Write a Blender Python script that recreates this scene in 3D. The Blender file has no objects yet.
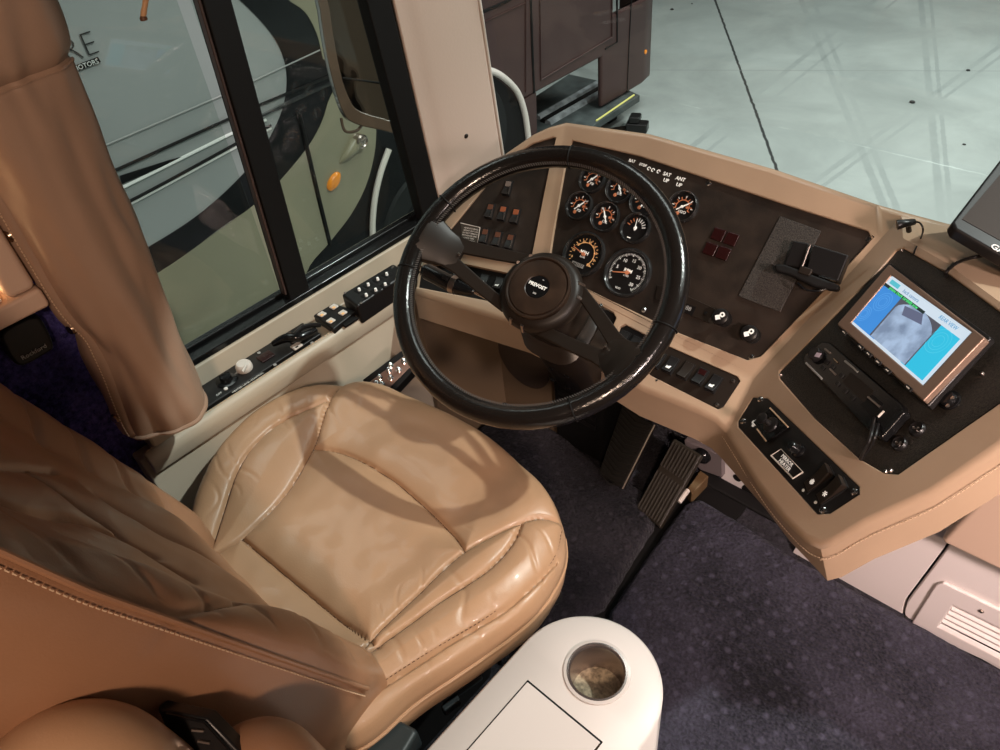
import bpy, bmesh, math, random
from math import sin, cos, radians, pi, degrees, exp, sqrt, hypot, atan2
from mathutils import Vector, Matrix, noise
from mathutils.geometry import tessellate_polygon, delaunay_2d_cdt
random.seed(4)
S = bpy.context.scene; COL = S.collection
V = Vector
# ------------------------------------------------------------------ camera pose (also used to take positions from the photo onto real planes)
YAW, PIT, ROL, F = radians(-47.3), radians(41.7), radians(-7.2), 750.0
fw = V((sin(YAW)*cos(PIT), cos(YAW)*cos(PIT), -sin(PIT)))
r0 = V((cos(YAW), -sin(YAW), 0)); u0 = r0.cross(fw)
rt = r0*cos(ROL)+u0*sin(ROL); up = -r0*sin(ROL)+u0*cos(ROL)
CAM = V((0, 0, 1.47))
def ray(x, y): return rt*(x-500)-up*(y-375)+fw*F
def onp(x, y, p, n):
    d = ray(x, y); n = V(n); return CAM+d*((V(p)-CAM).dot(n)/d.dot(n))
def onz(x, y, z): return onp(x, y, (0, 0, z), (0, 0, 1))
def onx(x, y, X): return onp(x, y, (X, 0, 0), (1, 0, 0))
def ony(x, y, Y): return onp(x, y, (0, Y, 0), (0, 1, 0))
def dz(x, y, D): return CAM+ray(x, y)*(D/F)
cd = bpy.data.cameras.new('camera'); cam = bpy.data.objects.new('camera', cd); COL.objects.link(cam)
cd.sensor_width = 36; cd.lens = F/1000*36; cd.clip_start = .02; cd.clip_end = 100
cam.matrix_world = Matrix(((rt.x, up.x, -fw.x, CAM.x), (rt.y, up.y, -fw.y, CAM.y), (rt.z, up.z, -fw.z, CAM.z), (0, 0, 0, 1)))
S.camera = cam
class Fr:
    """a plane frame: origin, normal, in-plane u (right) and v (up)"""
    def __init__(s, o, n, u):
        s.o = V(o); s.n = V(n).normalized(); u = V(u); s.u = (u-s.n*u.dot(s.n)).normalized(); s.v = s.n.cross(s.u)
    def p(s, x, y, h=0):
        return onp(x, y, s.o+s.n*h, s.n)
    def m(s, x, y, h=0, rot=0):
        c = s.p(x, y, h); u = s.u*cos(rot)+s.v*sin(rot); v = s.n.cross(u)
        return Matrix(((u.x, v.x, s.n.x, c.x), (u.y, v.y, s.n.y, c.y), (u.z, v.z, s.n.z, c.z), (0, 0, 0, 1)))
    def mu(s, x, y, x2, y2, h=0):
        a = s.p(x, y, h); b = s.p(x2, y2, h); u = (b-a).normalized(); v = s.n.cross(u); c = a
        return Matrix(((u.x, v.x, s.n.x, c.x), (u.y, v.y, s.n.y, c.y), (u.z, v.z, s.n.z, c.z), (0, 0, 0, 1)))
# ------------------------------------------------------------------ materials
def mat(name, col, rough=.5, metal=0, bump=0, bscale=200, var=0, vscale=8, spec=.5, coat=0, emit=None, es=1, col2=None, bumpdist=.002, sheen=0, detail=3):
    m = bpy.data.materials.new(name); m.use_nodes = True; t = m.node_tree; b = t.nodes['Principled BSDF']
    b.inputs['Base Color'].default_value = (*col, 1); b.inputs['Roughness'].default_value = rough
    b.inputs['Metallic'].default_value = metal; b.inputs['Specular IOR Level'].default_value = spec
    b.inputs['Coat Weight'].default_value = coat; b.inputs['Sheen Weight'].default_value = sheen
    if emit: b.inputs['Emission Color'].default_value = (*emit, 1); b.inputs['Emission Strength'].default_value = es
    if bump or var:
        tc = t.nodes.new('ShaderNodeTexCoord')
        if bump:
            nz = t.nodes.new('ShaderNodeTexNoise'); nz.inputs['Scale'].default_value = bscale; nz.inputs['Detail'].default_value = detail
            t.links.new(tc.outputs['Object'], nz.inputs['Vector'])
            bp = t.nodes.new('ShaderNodeBump'); bp.inputs['Strength'].default_value = bump; bp.inputs['Distance'].default_value = bumpdist
            t.links.new(nz.outputs['Fac'], bp.inputs['Height']); t.links.new(bp.outputs['Normal'], b.inputs['Normal'])
        if var:
            n2 = t.nodes.new('ShaderNodeTexNoise'); n2.inputs['Scale'].default_value = vscale; n2.inputs['Detail'].default_value = 5
            t.links.new(tc.outputs['Object'], n2.inputs['Vector'])
            r = t.nodes.new('ShaderNodeValToRGB'); r.color_ramp.elements[0].position = .5-.18; r.color_ramp.elements[1].position = .5+.18
            c2 = col2 or tuple(min(1, c*(1+var)) for c in col); c1 = col if col2 else tuple(c*(1-var) for c in col)
            r.color_ramp.elements[0].color = (*c1, 1); r.color_ramp.elements[1].color = (*c2, 1)
            t.links.new(n2.outputs['Fac'], r.inputs['Fac']); t.links.new(r.outputs['Color'], b.inputs['Base Color'])
    return m
def glassmat(name, tint, refl=.06):
    m = bpy.data.materials.new(name); m.use_nodes = True; t = m.node_tree; t.nodes.clear()
    o = t.nodes.new('ShaderNodeOutputMaterial'); mx = t.nodes.new('ShaderNodeMixShader'); tr = t.nodes.new('ShaderNodeBsdfTransparent'); g = t.nodes.new('ShaderNodeBsdfGlossy')
    m.use_transparent_shadow = True
    lw = t.nodes.new('ShaderNodeLayerWeight'); pw = t.nodes.new('ShaderNodeMath'); pw.operation = 'POWER'; pw.inputs[1].default_value = 5; fr = t.nodes.new('ShaderNodeMath'); fr.operation = 'MULTIPLY_ADD'; fr.inputs[1].default_value = .8; fr.inputs[2].default_value = .03
    t.links.new(lw.outputs['Facing'], pw.inputs[0]); t.links.new(pw.outputs[0], fr.inputs[0])
    tr.inputs[0].default_value = (*tint, 1); g.inputs['Roughness'].default_value = .02
    t.links.new(fr.outputs[0], mx.inputs[0]); t.links.new(tr.outputs[0], mx.inputs[1]); t.links.new(g.outputs[0], mx.inputs[2]); t.links.new(mx.outputs[0], o.inputs[0])
    return m
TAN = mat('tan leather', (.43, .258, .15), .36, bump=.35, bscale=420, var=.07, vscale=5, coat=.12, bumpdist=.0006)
TANB = mat('tan backrest leather darkened as unlit', (.34, .175, .095), .4, bump=.35, bscale=420, var=.07, vscale=5, coat=.1, bumpdist=.0006)  # seat leather made darker here because the backrest is unlit
SEAM = mat('dark seam thread', (.12, .06, .03), .7)
STITCH = mat('light stitching', (.62, .45, .3), .6)
WRAP = mat('tan vinyl wrap', (.36, .235, .165), .42, bump=.2, bscale=300, var=.06, vscale=6, bumpdist=.0006)
DASH = mat('tan dash vinyl', (.40, .28, .19), .27, bump=.25, bscale=350, var=.05, vscale=10, coat=.15, bumpdist=.0005)
RAILM = mat('cream padded vinyl', (.50, .43, .335), .42, bump=.2, bscale=300, bumpdist=.0005)
CREAM = mat('cream pillar paint', (.74, .62, .54), .45, bump=.1, bscale=200)
PLATE = mat('black brushed panel', (.022, .015, .011), .42, bump=.35, bscale=500, var=.35, vscale=30, bumpdist=.0006)
GRAIN = mat('black speckled plate', (.02, .016, .012), .5, bump=.8, bscale=700, var=.8, vscale=420, bumpdist=.001)
GRAINL = mat('grey speckled plate', (.032, .027, .023), .55, bump=.8, bscale=700, var=.9, vscale=500, bumpdist=.001)
BLACK = mat('black plastic', (.010, .009, .009), .34, spec=.35)
BLACKG = mat('glossy black', (.007, .007, .0075), .16, spec=.4)
BLACKM = mat('matte black', (.008, .0075, .0075), .6, spec=.2)
RIM = mat('black glossy leather rim', (.011, .009, .008), .17, coat=.3, bump=.5, bscale=260, bumpdist=.001)
BROWNBLK = mat('dark brown plastic', (.016, .011, .008), .42, spec=.3)
HUBM = mat('worn brown black hub cover', (.028, .016, .010), .38, var=.4, vscale=30)
CHROME = mat('chrome', (.8, .8, .8), .12, metal=1)
STEEL = mat('brushed steel', (.45, .38, .34), .3, metal=1)
BRASS = mat('antique stud metal', (.4, .3, .22), .25, metal=1)
BEZ = mat('black gauge ring', (.02, .02, .02), .15, coat=.4)
SILV = mat('silver gauge ring', (.45, .45, .45), .22, metal=1)
WHITE = mat('white paint marks', (.75, .75, .72), .5)
GREY = mat('grey marks', (.33, .33, .32), .5)
ORANGE = mat('orange marks', (.62, .22, .10), .5, emit=(.9, .3, .12), es=.04)
AMBERM = mat('lit dial marks', (.9, .5, .2), .5, emit=(.9, .5, .22), es=.25)
WHITEL = mat('lit white marks', (.85, .85, .8), .5, emit=(.9, .9, .85), es=.2)
REDD = mat('dark red lens', (.02, .004, .004), .25)
IVORY = mat('ivory plastic', (.72, .66, .6), .38)
CONSOLE = mat('off white console', (.60, .55, .52), .42, bump=.05, bscale=100)
KICK = mat('white painted panel', (.74, .66, .64), .42, bump=.08, bscale=160)
SALMON = mat('salmon vinyl cover', (.58, .41, .31), .42, bump=.15, bscale=250, bumpdist=.0006)
RUBBER = mat('black ribbed rubber', (.012, .010, .008), .55)
WOOD = mat('light wood', (.6, .33, .16), .5)
YEL = mat('yellow edge', (.7, .66, .2), .5)
MAROON = mat('maroon brown truck paint', (.055, .030, .028), .35, spec=.25, var=.15, vscale=2)
RVSIL = mat('silver motorhome paint', (.32, .33, .325), .35, spec=.4, var=.08, vscale=1.2)
RVBLK = mat('black swoosh paint', (.008, .008, .009), .25, spec=.15, var=.5, vscale=3)
RVOLV = mat('olive swoosh paint', (.26, .235, .155), .3, coat=.3, var=.1, vscale=2)
AMBER = mat('amber lens', (.75, .24, .02), .2, coat=.5, emit=(.8, .25, .02), es=.15)
TYRE = mat('tyre', (.016, .017, .017), .7, spec=.2)
MIRB = mat('brown mirror housing', (.10, .065, .045), .25, coat=.4)
CUPM = mat('cork cup bottom', (.30, .25, .17), .9, var=.5, vscale=160, bump=.6, bscale=200)
FILM = mat('steel cup wall', (.42, .36, .34), .25, metal=.9)
def carpetmat(name, a, b, vs=90, dots=False, weave=False):
    m = bpy.data.materials.new(name); m.use_nodes = True; t = m.node_tree; p = t.nodes['Principled BSDF']
    p.inputs['Roughness'].default_value = .95; p.inputs['Sheen Weight'].default_value = .08; p.inputs['Specular IOR Level'].default_value = .15
    tc = t.nodes.new('ShaderNodeTexCoord'); n = t.nodes.new('ShaderNodeTexNoise'); n.inputs['Scale'].default_value = vs*1.6; n.inputs['Detail'].default_value = 6; n.inputs['Roughness'].default_value = .7
    n3 = t.nodes.new('ShaderNodeTexNoise'); n3.inputs['Scale'].default_value = 6; n3.inputs['Detail'].default_value = 3
    ad = t.nodes.new('ShaderNodeMath'); ad.operation = 'MULTIPLY_ADD'; ad.inputs[1].default_value = .6
    r = t.nodes.new('ShaderNodeValToRGB'); r.color_ramp.elements[0].position = .46; r.color_ramp.elements[1].position = .80; r.color_ramp.elements[0].color = (*a, 1); r.color_ramp.elements[1].color = (*b, 1)
    v = t.nodes.new('ShaderNodeTexVoronoi'); v.inputs['Scale'].default_value = vs
    bp = t.nodes.new('ShaderNodeBump'); bp.inputs['Strength'].default_value = .9; bp.inputs['Distance'].default_value = .006
    mm = t.nodes.new('ShaderNodeMath'); mm.operation = 'ADD'
    L = t.links
    for q in (n, n3, v): L.new(tc.outputs['Object'], q.inputs['Vector'])
    ml = t.nodes.new('ShaderNodeMath'); ml.operation = 'MULTIPLY'; ml.inputs[1].default_value = .55; L.new(n3.outputs['Fac'], ml.inputs[0])
    L.new(n.outputs['Fac'], ad.inputs[0]); L.new(ml.outputs[0], ad.inputs[2]); L.new(ad.outputs[0], r.inputs['Fac'])
    L.new(v.outputs['Distance'], mm.inputs[0]); L.new(n.outputs['Fac'], mm.inputs[1]); L.new(mm.outputs[0], bp.inputs['Height'])
    L.new(bp.outputs['Normal'], p.inputs['Normal']); src = r.outputs['Color']
    if dots:
        v2 = t.nodes.new('ShaderNodeTexVoronoi'); v2.inputs['Scale'].default_value = 30; v2.inputs['Randomness'].default_value = .25
        mp = t.nodes.new('ShaderNodeMapping'); mp.inputs['Rotation'].default_value = (0, 0, .5); mp.inputs['Scale'].default_value = (1, 1, .01)
        L.new(tc.outputs['Object'], mp.inputs['Vector']); L.new(mp.outputs[0], v2.inputs['Vector'])
        r2 = t.nodes.new('ShaderNodeMapRange'); r2.inputs[1].default_value = .12; r2.inputs[2].default_value = .26; r2.inputs[3].default_value = 1; r2.inputs[4].default_value = 0
        L.new(v2.outputs['Distance'], r2.inputs[0]); mx = t.nodes.new('ShaderNodeMixRGB'); mx.inputs['Color2'].default_value = (b[0]*1.3, b[1]*1.3, b[2]*1.3, 1)
        sc = t.nodes.new('ShaderNodeMath'); sc.operation = 'MULTIPLY'; sc.inputs[1].default_value = .5; L.new(r2.outputs[0], sc.inputs[0])
        L.new(sc.outputs[0], mx.inputs['Fac']); L.new(src, mx.inputs['Color1']); src = mx.outputs['Color']
    L.new(src, p.inputs['Base Color']); return m
CARPET = carpetmat('dark navy carpet', (.007, .007, .010), (.048, .043, .055), 110, dots=True)
CARPETR = carpetmat('worn blue grey carpet', (.009, .009, .014), (.075, .071, .105), 120, dots=True)
CARPETB = carpetmat('bright blue carpet', (.014, .011, .10), (.24, .20, .75), 70)
# ------------------------------------------------------------------ object helpers
def link(o, parent=None):
    COL.objects.link(o)
    if parent is not None:
        o.parent = parent; o.matrix_parent_inverse = PW(parent).inverted()
    return o
def PW(o):
    m = Matrix.LocRotScale(o.location, o.rotation_euler, o.scale)
    return (PW(o.parent) @ o.matrix_parent_inverse @ m) if o.parent else m
def obj(name, bm, m, parent=None, bevel=0, seg=2, ang=40, label=None, recalc=True, smooth=True, mods=None):
    if recalc: bmesh.ops.recalc_face_normals(bm, faces=bm.faces)
    me = bpy.data.meshes.new(name); bm.to_mesh(me); bm.free()
    me.materials.append(m)
    if smooth:
        me.shade_smooth(); me.set_sharp_from_angle(angle=radians(ang))
    o = bpy.data.objects.new(name, me); link(o, parent)
    if bevel:
        b = o.modifiers.new('bevel', 'BEVEL'); b.width = bevel; b.segments = seg; b.limit_method = 'ANGLE'; b.angle_limit = radians(ang); b.harden_normals = True
    if label: o['label'] = label
    return o
def thing(name, label, cat, loc, group=None):
    o = bpy.data.objects.new(name, None); o.empty_display_size = .05; COL.objects.link(o); o.location = V(loc); tag(o, label, cat, group); return o
def tag(o, label, cat, group=None):
    o['label'] = label; o['category'] = cat
    if group: o['group'] = group
    return o
def struct(o): o['kind'] = 'structure'; return o
def NB(): return bmesh.new()
def box(bm, M, sx, sy, sz, z0=0):
    vs = [bm.verts.new(M @ V((x*sx/2, y*sy/2, z0+z*sz))) for z in (0, 1) for x, y in ((-1, -1), (1, -1), (1, 1), (-1, 1))]
    for f in ((3, 2, 1, 0), (4, 5, 6, 7), (0, 1, 5, 4), (1, 2, 6, 5), (2, 3, 7, 6), (3, 0, 4, 7)): bm.faces.new([vs[i] for i in f])
def wbox(bm, a, b):
    box(bm, Matrix.Translation(((a[0]+b[0])/2, (a[1]+b[1])/2, a[2])), abs(b[0]-a[0]), abs(b[1]-a[1]), b[2]-a[2])
def lathe(bm, M, prof, seg=32, cap=True):
    rows = []
    for r, z in prof:
        rows.append([bm.verts.new(M @ V((r*cos(2*pi*i/seg), r*sin(2*pi*i/seg), z))) for i in range(seg)] if r > 1e-6 else [bm.verts.new(M @ V((0, 0, z)))])
    for a, b in zip(rows, rows[1:]):
        for i in range(seg):
            j = (i+1) % seg
            if len(a) == 1 and len(b) == 1: continue
            if len(a) == 1: bm.faces.new((a[0], b[i], b[j]))
            elif len(b) == 1: bm.faces.new((a[i], a[j], b[0]))
            else: bm.faces.new((a[i], a[j], b[j], b[i]))
    if cap:
        for r in (rows[0], rows[-1]):
            if len(r) > 2: bm.faces.new(r)
def smoothpts(pts, n=6, closed=False):
    P = [V(p) for p in pts]; out = []; N = len(P)
    for i in range(N if closed else N-1):
        if closed: a, b, c, d = P[i-1], P[i], P[(i+1) % N], P[(i+2) % N]
        else: a, b, c, d = P[max(i-1, 0)], P[i], P[i+1], P[min(i+2, N-1)]
        for k in range(n):
            t = k/n; out.append(.5*((2*b)+(c-a)*t+(2*a-5*b+4*c-d)*t*t+(3*b-a-3*c+d)*t**3))
    if not closed: out.append(P[-1])
    return out
def tube(bm, pts, r, seg=10, closed=False, rf=None):
    P = [V(p) for p in pts]; N = len(P); rings = []; prev = None
    for i in range(N):
        a = P[i-1] if (i or closed) else P[i]; b = P[(i+1) % N] if (i < N-1 or closed) else P[i]
        t = (b-a).normalized()
        if prev is None:
            x = t.orthogonal().normalized()
        else:
            x = (prev-t*prev.dot(t)).normalized()
        prev = x; y = t.cross(x); rr = rf(i/(N-1)) if rf else r
        rings.append([bm.verts.new(P[i]+(x*cos(2*pi*k/seg)+y*sin(2*pi*k/seg))*rr) for k in range(seg)])
    R = rings+([rings[0]] if closed else [])
    for i in range(len(R)-1):
        a, b = R[i], R[i+1]; off = 0
        if closed and i == len(R)-2:
            off = min(range(seg), key=lambda o: sum((a[k].co-b[(k+o) % seg].co).length for k in range(seg)))
        for k in range(seg): bm.faces.new((a[k], a[(k+1) % seg], b[(k+1+off) % seg], b[(k+off) % seg]))
    if not closed: bm.faces.new(rings[0]); bm.faces.new(rings[-1])
def inpoly(x, y, P):
    c = False; j = len(P)-1
    for i in range(len(P)):
        a, b = P[i], P[j]; j = i
        if (a[1] > y) != (b[1] > y) and x < (b[0]-a[0])*(y-a[1])/(b[1]-a[1])+a[0]: c = not c
    return c
def cdt(loops, n):
    n = V(n).normalized(); ax = n.orthogonal().normalized(); ay = n.cross(ax); L2 = [[V((p.dot(ax), p.dot(ay))) for p in l] for l in loops]
    vs = [p for l in L2 for p in l]; ed = []; k = 0
    for l in L2:
        ed += [(k+i, k+(i+1) % len(l)) for i in range(len(l))]; k += len(l)
    r = delaunay_2d_cdt(vs, ed, [], 0, 1e-7); vo, fo, og = r[0], r[2], r[3]; out = []
    for f in fo:
        c = sum((vo[i] for i in f), V((0, 0)))/len(f)
        if inpoly(c.x, c.y, L2[0]) and not any(inpoly(c.x, c.y, h) for h in L2[1:]) and all(og[i] for i in f):
            out.append([og[i][0] for i in f])
    return out
def prism(bm, pts, n, t, holes=()):
    """solid from outline pts (3D), thickness t along -n; pts is the top"""
    n = V(n).normalized(); loops = [[V(p) for p in pts]]+[[V(p) for p in h] for h in holes]
    flat = [p for l in loops for p in l]
    tris = cdt(loops, n) if len(loops) > 1 else []
    A = [bm.verts.new(p) for p in flat]; B = [bm.verts.new(p-n*t) for p in flat]
    if len(loops) == 1:
        bm.faces.new(A); bm.faces.new(B[::-1])
    else:
        for tr in tris:
            try: bm.faces.new([A[i] for i in tr]); bm.faces.new([B[i] for i in reversed(tr)])
            except ValueError: pass
    k = 0
    for l in loops:
        m = len(l)
        for i in range(m):
            j = (i+1) % m; bm.faces.new((A[k+i], A[k+j], B[k+j], B[k+i]))
        k += m
def ppx(fr, pts, h=0): return [fr.p(x, y, h) for x, y in pts]
def pplate(name, fr, pts, h, t, m, parent, bevel=0, holes=(), **k):
    bm = NB(); prism(bm, ppx(fr, pts, h), fr.n, t, [ppx(fr, q, h) for q in holes]); return obj(name, bm, m, parent, bevel, **k)
FONT = {}
def text(name, s, M, size, m, parent, ext=.0003, align='CENTER', bold=0, **k):
    cu = bpy.data.curves.new('t', 'FONT'); cu.body = s; cu.size = size; cu.extrude = ext; cu.align_x = align; cu.align_y = 'CENTER'; cu.offset = bold; cu.resolution_u = 2
    for a, b in k.items(): setattr(cu, a, b)
    o = bpy.data.objects.new('t', cu); COL.objects.link(o); bpy.context.view_layer.update()
    me = bpy.data.meshes.new_from_object(o.evaluated_get(bpy.context.evaluated_depsgraph_get())); bpy.data.objects.remove(o); bpy.data.curves.remove(cu)
    me.transform(M); me.materials.clear(); me.materials.append(m); me.name = name
    q = bpy.data.objects.new(name, me); return link(q, parent)
def R2(a): return Matrix.Rotation(a, 4, 'Z')
def T(x, y, z): return Matrix.Translation((x, y, z))
# ------------------------------------------------------------------ outside: hall floor, motorhome, truck
GZ = -1.0
def groundmat():
    m = bpy.data.materials.new('polished concrete'); m.use_nodes = True; t = m.node_tree; p = t.nodes['Principled BSDF']; L = t.links
    tc = t.nodes.new('ShaderNodeTexCoord'); n = t.nodes.new('ShaderNodeTexNoise'); n.inputs['Scale'].default_value = 1.3; n.inputs['Detail'].default_value = 9; n.inputs['Roughness'].default_value = .62
    n.inputs['Distortion'].default_value = .4
    L.new(tc.outputs['Object'], n.inputs['Vector']); r = t.nodes.new('ShaderNodeValToRGB'); e = r.color_ramp.elements
    e[0].position = .3; e[0].color = (.24, .262, .25, 1); e[1].position = .68; e[1].color = (.36, .39, .372, 1); L.new(n.outputs['Fac'], r.inputs['Fac'])
    src = r.outputs['Color']; sp = t.nodes.new('ShaderNodeSeparateXYZ'); L.new(tc.outputs['Object'], sp.inputs[0])
    def M(op, a, b=None, c=None):
        q = t.nodes.new('ShaderNodeMath'); q.operation = op
        for i, x in enumerate((a, b, c)):
            if x is None: continue
            if isinstance(x, (int, float)): q.inputs[i].default_value = x
            else: L.new(x, q.inputs[i])
        return q.outputs[0]
    nn = t.nodes.new('ShaderNodeTexNoise'); nn.inputs['Scale'].default_value = 14; nn.inputs['Detail'].default_value = 5; L.new(tc.outputs['Object'], nn.inputs['Vector'])
    def line(a, b, w, colr, amt, wob=.03, brk=0):
        nonlocal src
        d = (b-a); d.z = 0; d.normalize(); nx, ny = -d.y, d.x
        s = M('ADD', M('MULTIPLY', sp.outputs[0], nx), M('MULTIPLY', sp.outputs[1], ny)); s = M('SUBTRACT', s, a.x*nx+a.y*ny)
        s = M('ABSOLUTE', M('ADD', s, M('MULTIPLY', M('SUBTRACT', nn.outputs['Fac'], .5), wob)))
        k = M('SUBTRACT', 1, M('MINIMUM', M('DIVIDE', s, w), 1))
        k = M('MULTIPLY', M('MINIMUM', M('MULTIPLY', k, 2.5), 1), amt)
        if brk: k = M('MULTIPLY', k, M('MINIMUM', M('MULTIPLY', M('MAXIMUM', M('SUBTRACT', n.outputs['Fac'], .45), 0), 8), 1))
        mx = t.nodes.new('ShaderNodeMixRGB'); mx.inputs['Color2'].default_value = (*colr, 1); L.new(k, mx.inputs['Fac']); L.new(src, mx.inputs['Color1']); src = mx.outputs['Color']
    g = lambda x, y: onz(x, y, GZ)
    line(g(715, 0), g(775, 165), .0125, (.02, .02, .02), .95, .02)
    line(g(640, 70), g(1000, 71), .010, (.22, .23, .22), .6, .01)
    for a, b, w in (((805, 10), (838, 92), .05), (((817, 10)), (850, 92), .04), ((700, 140), (800, 60), .05), ((715, 145), (815, 65), .03), ((830, 170), (960, 75), .04), ((842, 172), (975, 75), .03), ((925, 45), (932, 120), .05), ((935, 45), (942, 120), .03)):
        line(g(*a), g(*b), w*.6, (.17, .19, .185), .42, .02, 1)
    line(g(750, 120), g(900, 155), .008, (.6, .65, .62), .5, .03, 1); line(g(745, 8), g(785, 16), .012, (.6, .65, .62), .0, .02, 1)
    L.new(src, p.inputs['Base Color']); p.inputs['Roughness'].default_value = .5
    return m
bm = NB(); wbox(bm, (-14, -6, GZ-.1), (12, 22, GZ)); struct(obj('ground', bm, groundmat()))
CRK = mat('oil and grit', (.03, .03, .03), .8)
# far hall wall (behind everything, gives the paint something to mirror)
RX = -3.0
rv = thing('motorhome', 'silver motorhome with black and olive swooshes seen through the side window', 'motorhome', (RX, .5, GZ))
FRV = Fr((RX, 0, 0), (1, 0, 0), (0, 1, 0))
bm = NB()
prof = []
for (y, x) in ((-4, RX), (2.2, RX), (2.34, RX-.03), (2.43, RX-.10), (2.48, RX-.25), (2.50, RX-.6), (2.51, RX-1.3), (2.48, RX-2.0), (2.3, RX-2.4), (-4, RX-2.4)): prof.append(V((x, y, 2.2)))
prism(bm, prof, (0, 0, 1), 2.2-(GZ+.28)); obj('body', bm, RVSIL, rv, .02, 3)
def rvpatch(name, pts, m, h, n=5, sm=True, t=.004):
    P = [(x, y) for x, y in pts]; W = ppx(FRV, P, h)
    if sm: W = smoothpts(W, n, True)
    bm = NB(); prism(bm, W, (1, 0, 0), t); return obj(name, bm, m, rv)
rvpatch('black_swoosh', [(150, 285), (100, 320), (-40, 420), (-80, 360), (60, 295), (149, 247), (205, 210), (250, 167), (271, 136), (284, 105), (287, 75), (280, 48), (262, 22), (228, -10), (180, -40), (250, -70), (420, -60), (455, 60), (450, 200), (440, 320), (360, 330), (300, 330), (306, 274), (330, 242), (352, 213), (368, 180), (375, 140), (372, 100), (352, 60), (338, 98), (322, 130), (300, 162), (260, 201), (215, 232)], RVBLK, .004)
rvpatch('olive_panel', [(331, 96), (322, 122), (308, 147), (281, 180), (257, 203), (213, 235), (160, 272), (60, 330), (-60, 420), (60, 560), (250, 420), (300, 330), (306, 274), (330, 242), (352, 213), (368, 180), (376, 140), (372, 100), (350, 70)], RVOLV, .007, t=.006)
rvpatch('olive_swoosh', [(288, -2), (305, 12), (317, 34), (324, 60), (326, 30), (312, -6)], RVOLV, .009)
def rvline(name, a, b, w, m, h=.01, curve=None):
    bm = NB(); pts = [FRV.p(x, y, h) for x, y in (curve or (a, b))]; tube(bm, smoothpts(pts, 5) if curve else pts, w, 6); return obj(name, bm, m, rv)
rvline('body_seam', None, None, .006, BLACKM, curve=[(60, 194), (115, 170.5), (232, 117.5), (262, 104), (330, 76)])
rvline('body_seam', None, None, .003, GREY, curve=[(90, 152), (230, 92), (262, 77), (320, 50)])
rvline('white_trim', None, None, .007, WHITE, .004, curve=[(60, 216), (122, 188), (237, 131), (266, 120)])
rvline('white_trim', None, None, .006, WHITE, .004, curve=[(60, 238), (137, 200.5), (240, 145), (271, 128)])
rvline('body_seam', None, None, .006, BLACKM, curve=[(60, 234), (137, 197.5), (240, 141.5), (271, 125.5)])
rvline('chrome_trim', None, None, .009, SILV, .006, curve=[(258, 118), (300, 97), (336, 81)])
rvpatch('wedge_mark', [(120, 176), (170, 160), (190, 155), (150, 172), (122, 184)], RVBLK, .006, sm=False)
rvline('hatch_gap', None, None, .012, BLACKM, .008, curve=[(297, 116), (300, 118), (307, 148), (318, 195), (330, 244)])
rvline('hatch_gap', None, None, .003, BLACKM, .006, curve=[(284, 121), (297, 116)])
bm = NB(); Mx = FRV.m(333, 181, .006, radians(35)); lathe(bm, Mx @ Matrix.Diagonal((1.5, .8, 1, 1)), [(.034, 0), (.034, .012), (.026, .022), (0, .025)], 24); obj('marker_light', bm, AMBER, rv)
bm = NB(); Mx = FRV.m(358, 140, .006); lathe(bm, Mx, [(.034, 0), (.034, .035), (.026, .04), (.02, .035), (0, .035)], 24)
for k in range(3): box(bm, Mx @ T(0, 0, .036) @ R2(k*pi/3), .036, .006, .004)
obj('washer_nozzle', bm, STEEL, rv)
bm = NB(); a = FRV.p(356, 143, .01); b = FRV.p(338, 164, .0); tube(bm, smoothpts([a, (a+b)/2+V((.01, 0, 0)), b], 6), .02, 12, rf=lambda t: .036*(1-t)**.8+.002); obj('nozzle_fairing', bm, RVOLV, rv)
# front wheel arch of the motorhome, low right corner of the side window
bm = NB(); tube(bm, smoothpts([FRV.p(x, y, .02) for x, y in ((389, 149), (380, 175), (374, 205), (373, 240), (380, 280))], 6), .016, 8); obj('arch_trim', bm, IVORY, rv)
bm = NB(); lathe(bm, FRV.m(425, 225, -.06), [(.24, 0), (.36, 0), (.385, .03), (.385, .05), (.36, .08), (.25, .08), (.22, .05)], 48); obj('wheel_tyre', bm, TYRE, rv)
rvline('lower_white_trim', None, None, .012, IVORY, .006, curve=[(307, 279), (345, 257), (378, 240)])  # white trim line low on the flank
# lettering on the motorhome flank
Mt = FRV.m(76, 47, .006)
text('lettering', 'RE', T(*(FRV.p(80, 48, .006))) @ Matrix(((0, 0, 1, 0), (1, 0, 0, 0), (0, 1, 0, 0), (0, 0, 0, 1))), .115, mat('dark lettering', (.02, .02, .02), .5), rv, .001, bold=-.003)
ps = [(68, 68.5), (98, 57), (101, 62), (71, 74)]
pplate('lettering_bar', FRV, ps, .008, .004, BLACKM, rv)
text('lettering', 'MOTORS', T(*(FRV.p(86, 65.3, .009))) @ Matrix(((0, 0, 1, 0), (1, 0, 0, 0), (0, 1, 0, 0), (0, 0, 0, 1))), .023, WHITE, rv, .001)

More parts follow.
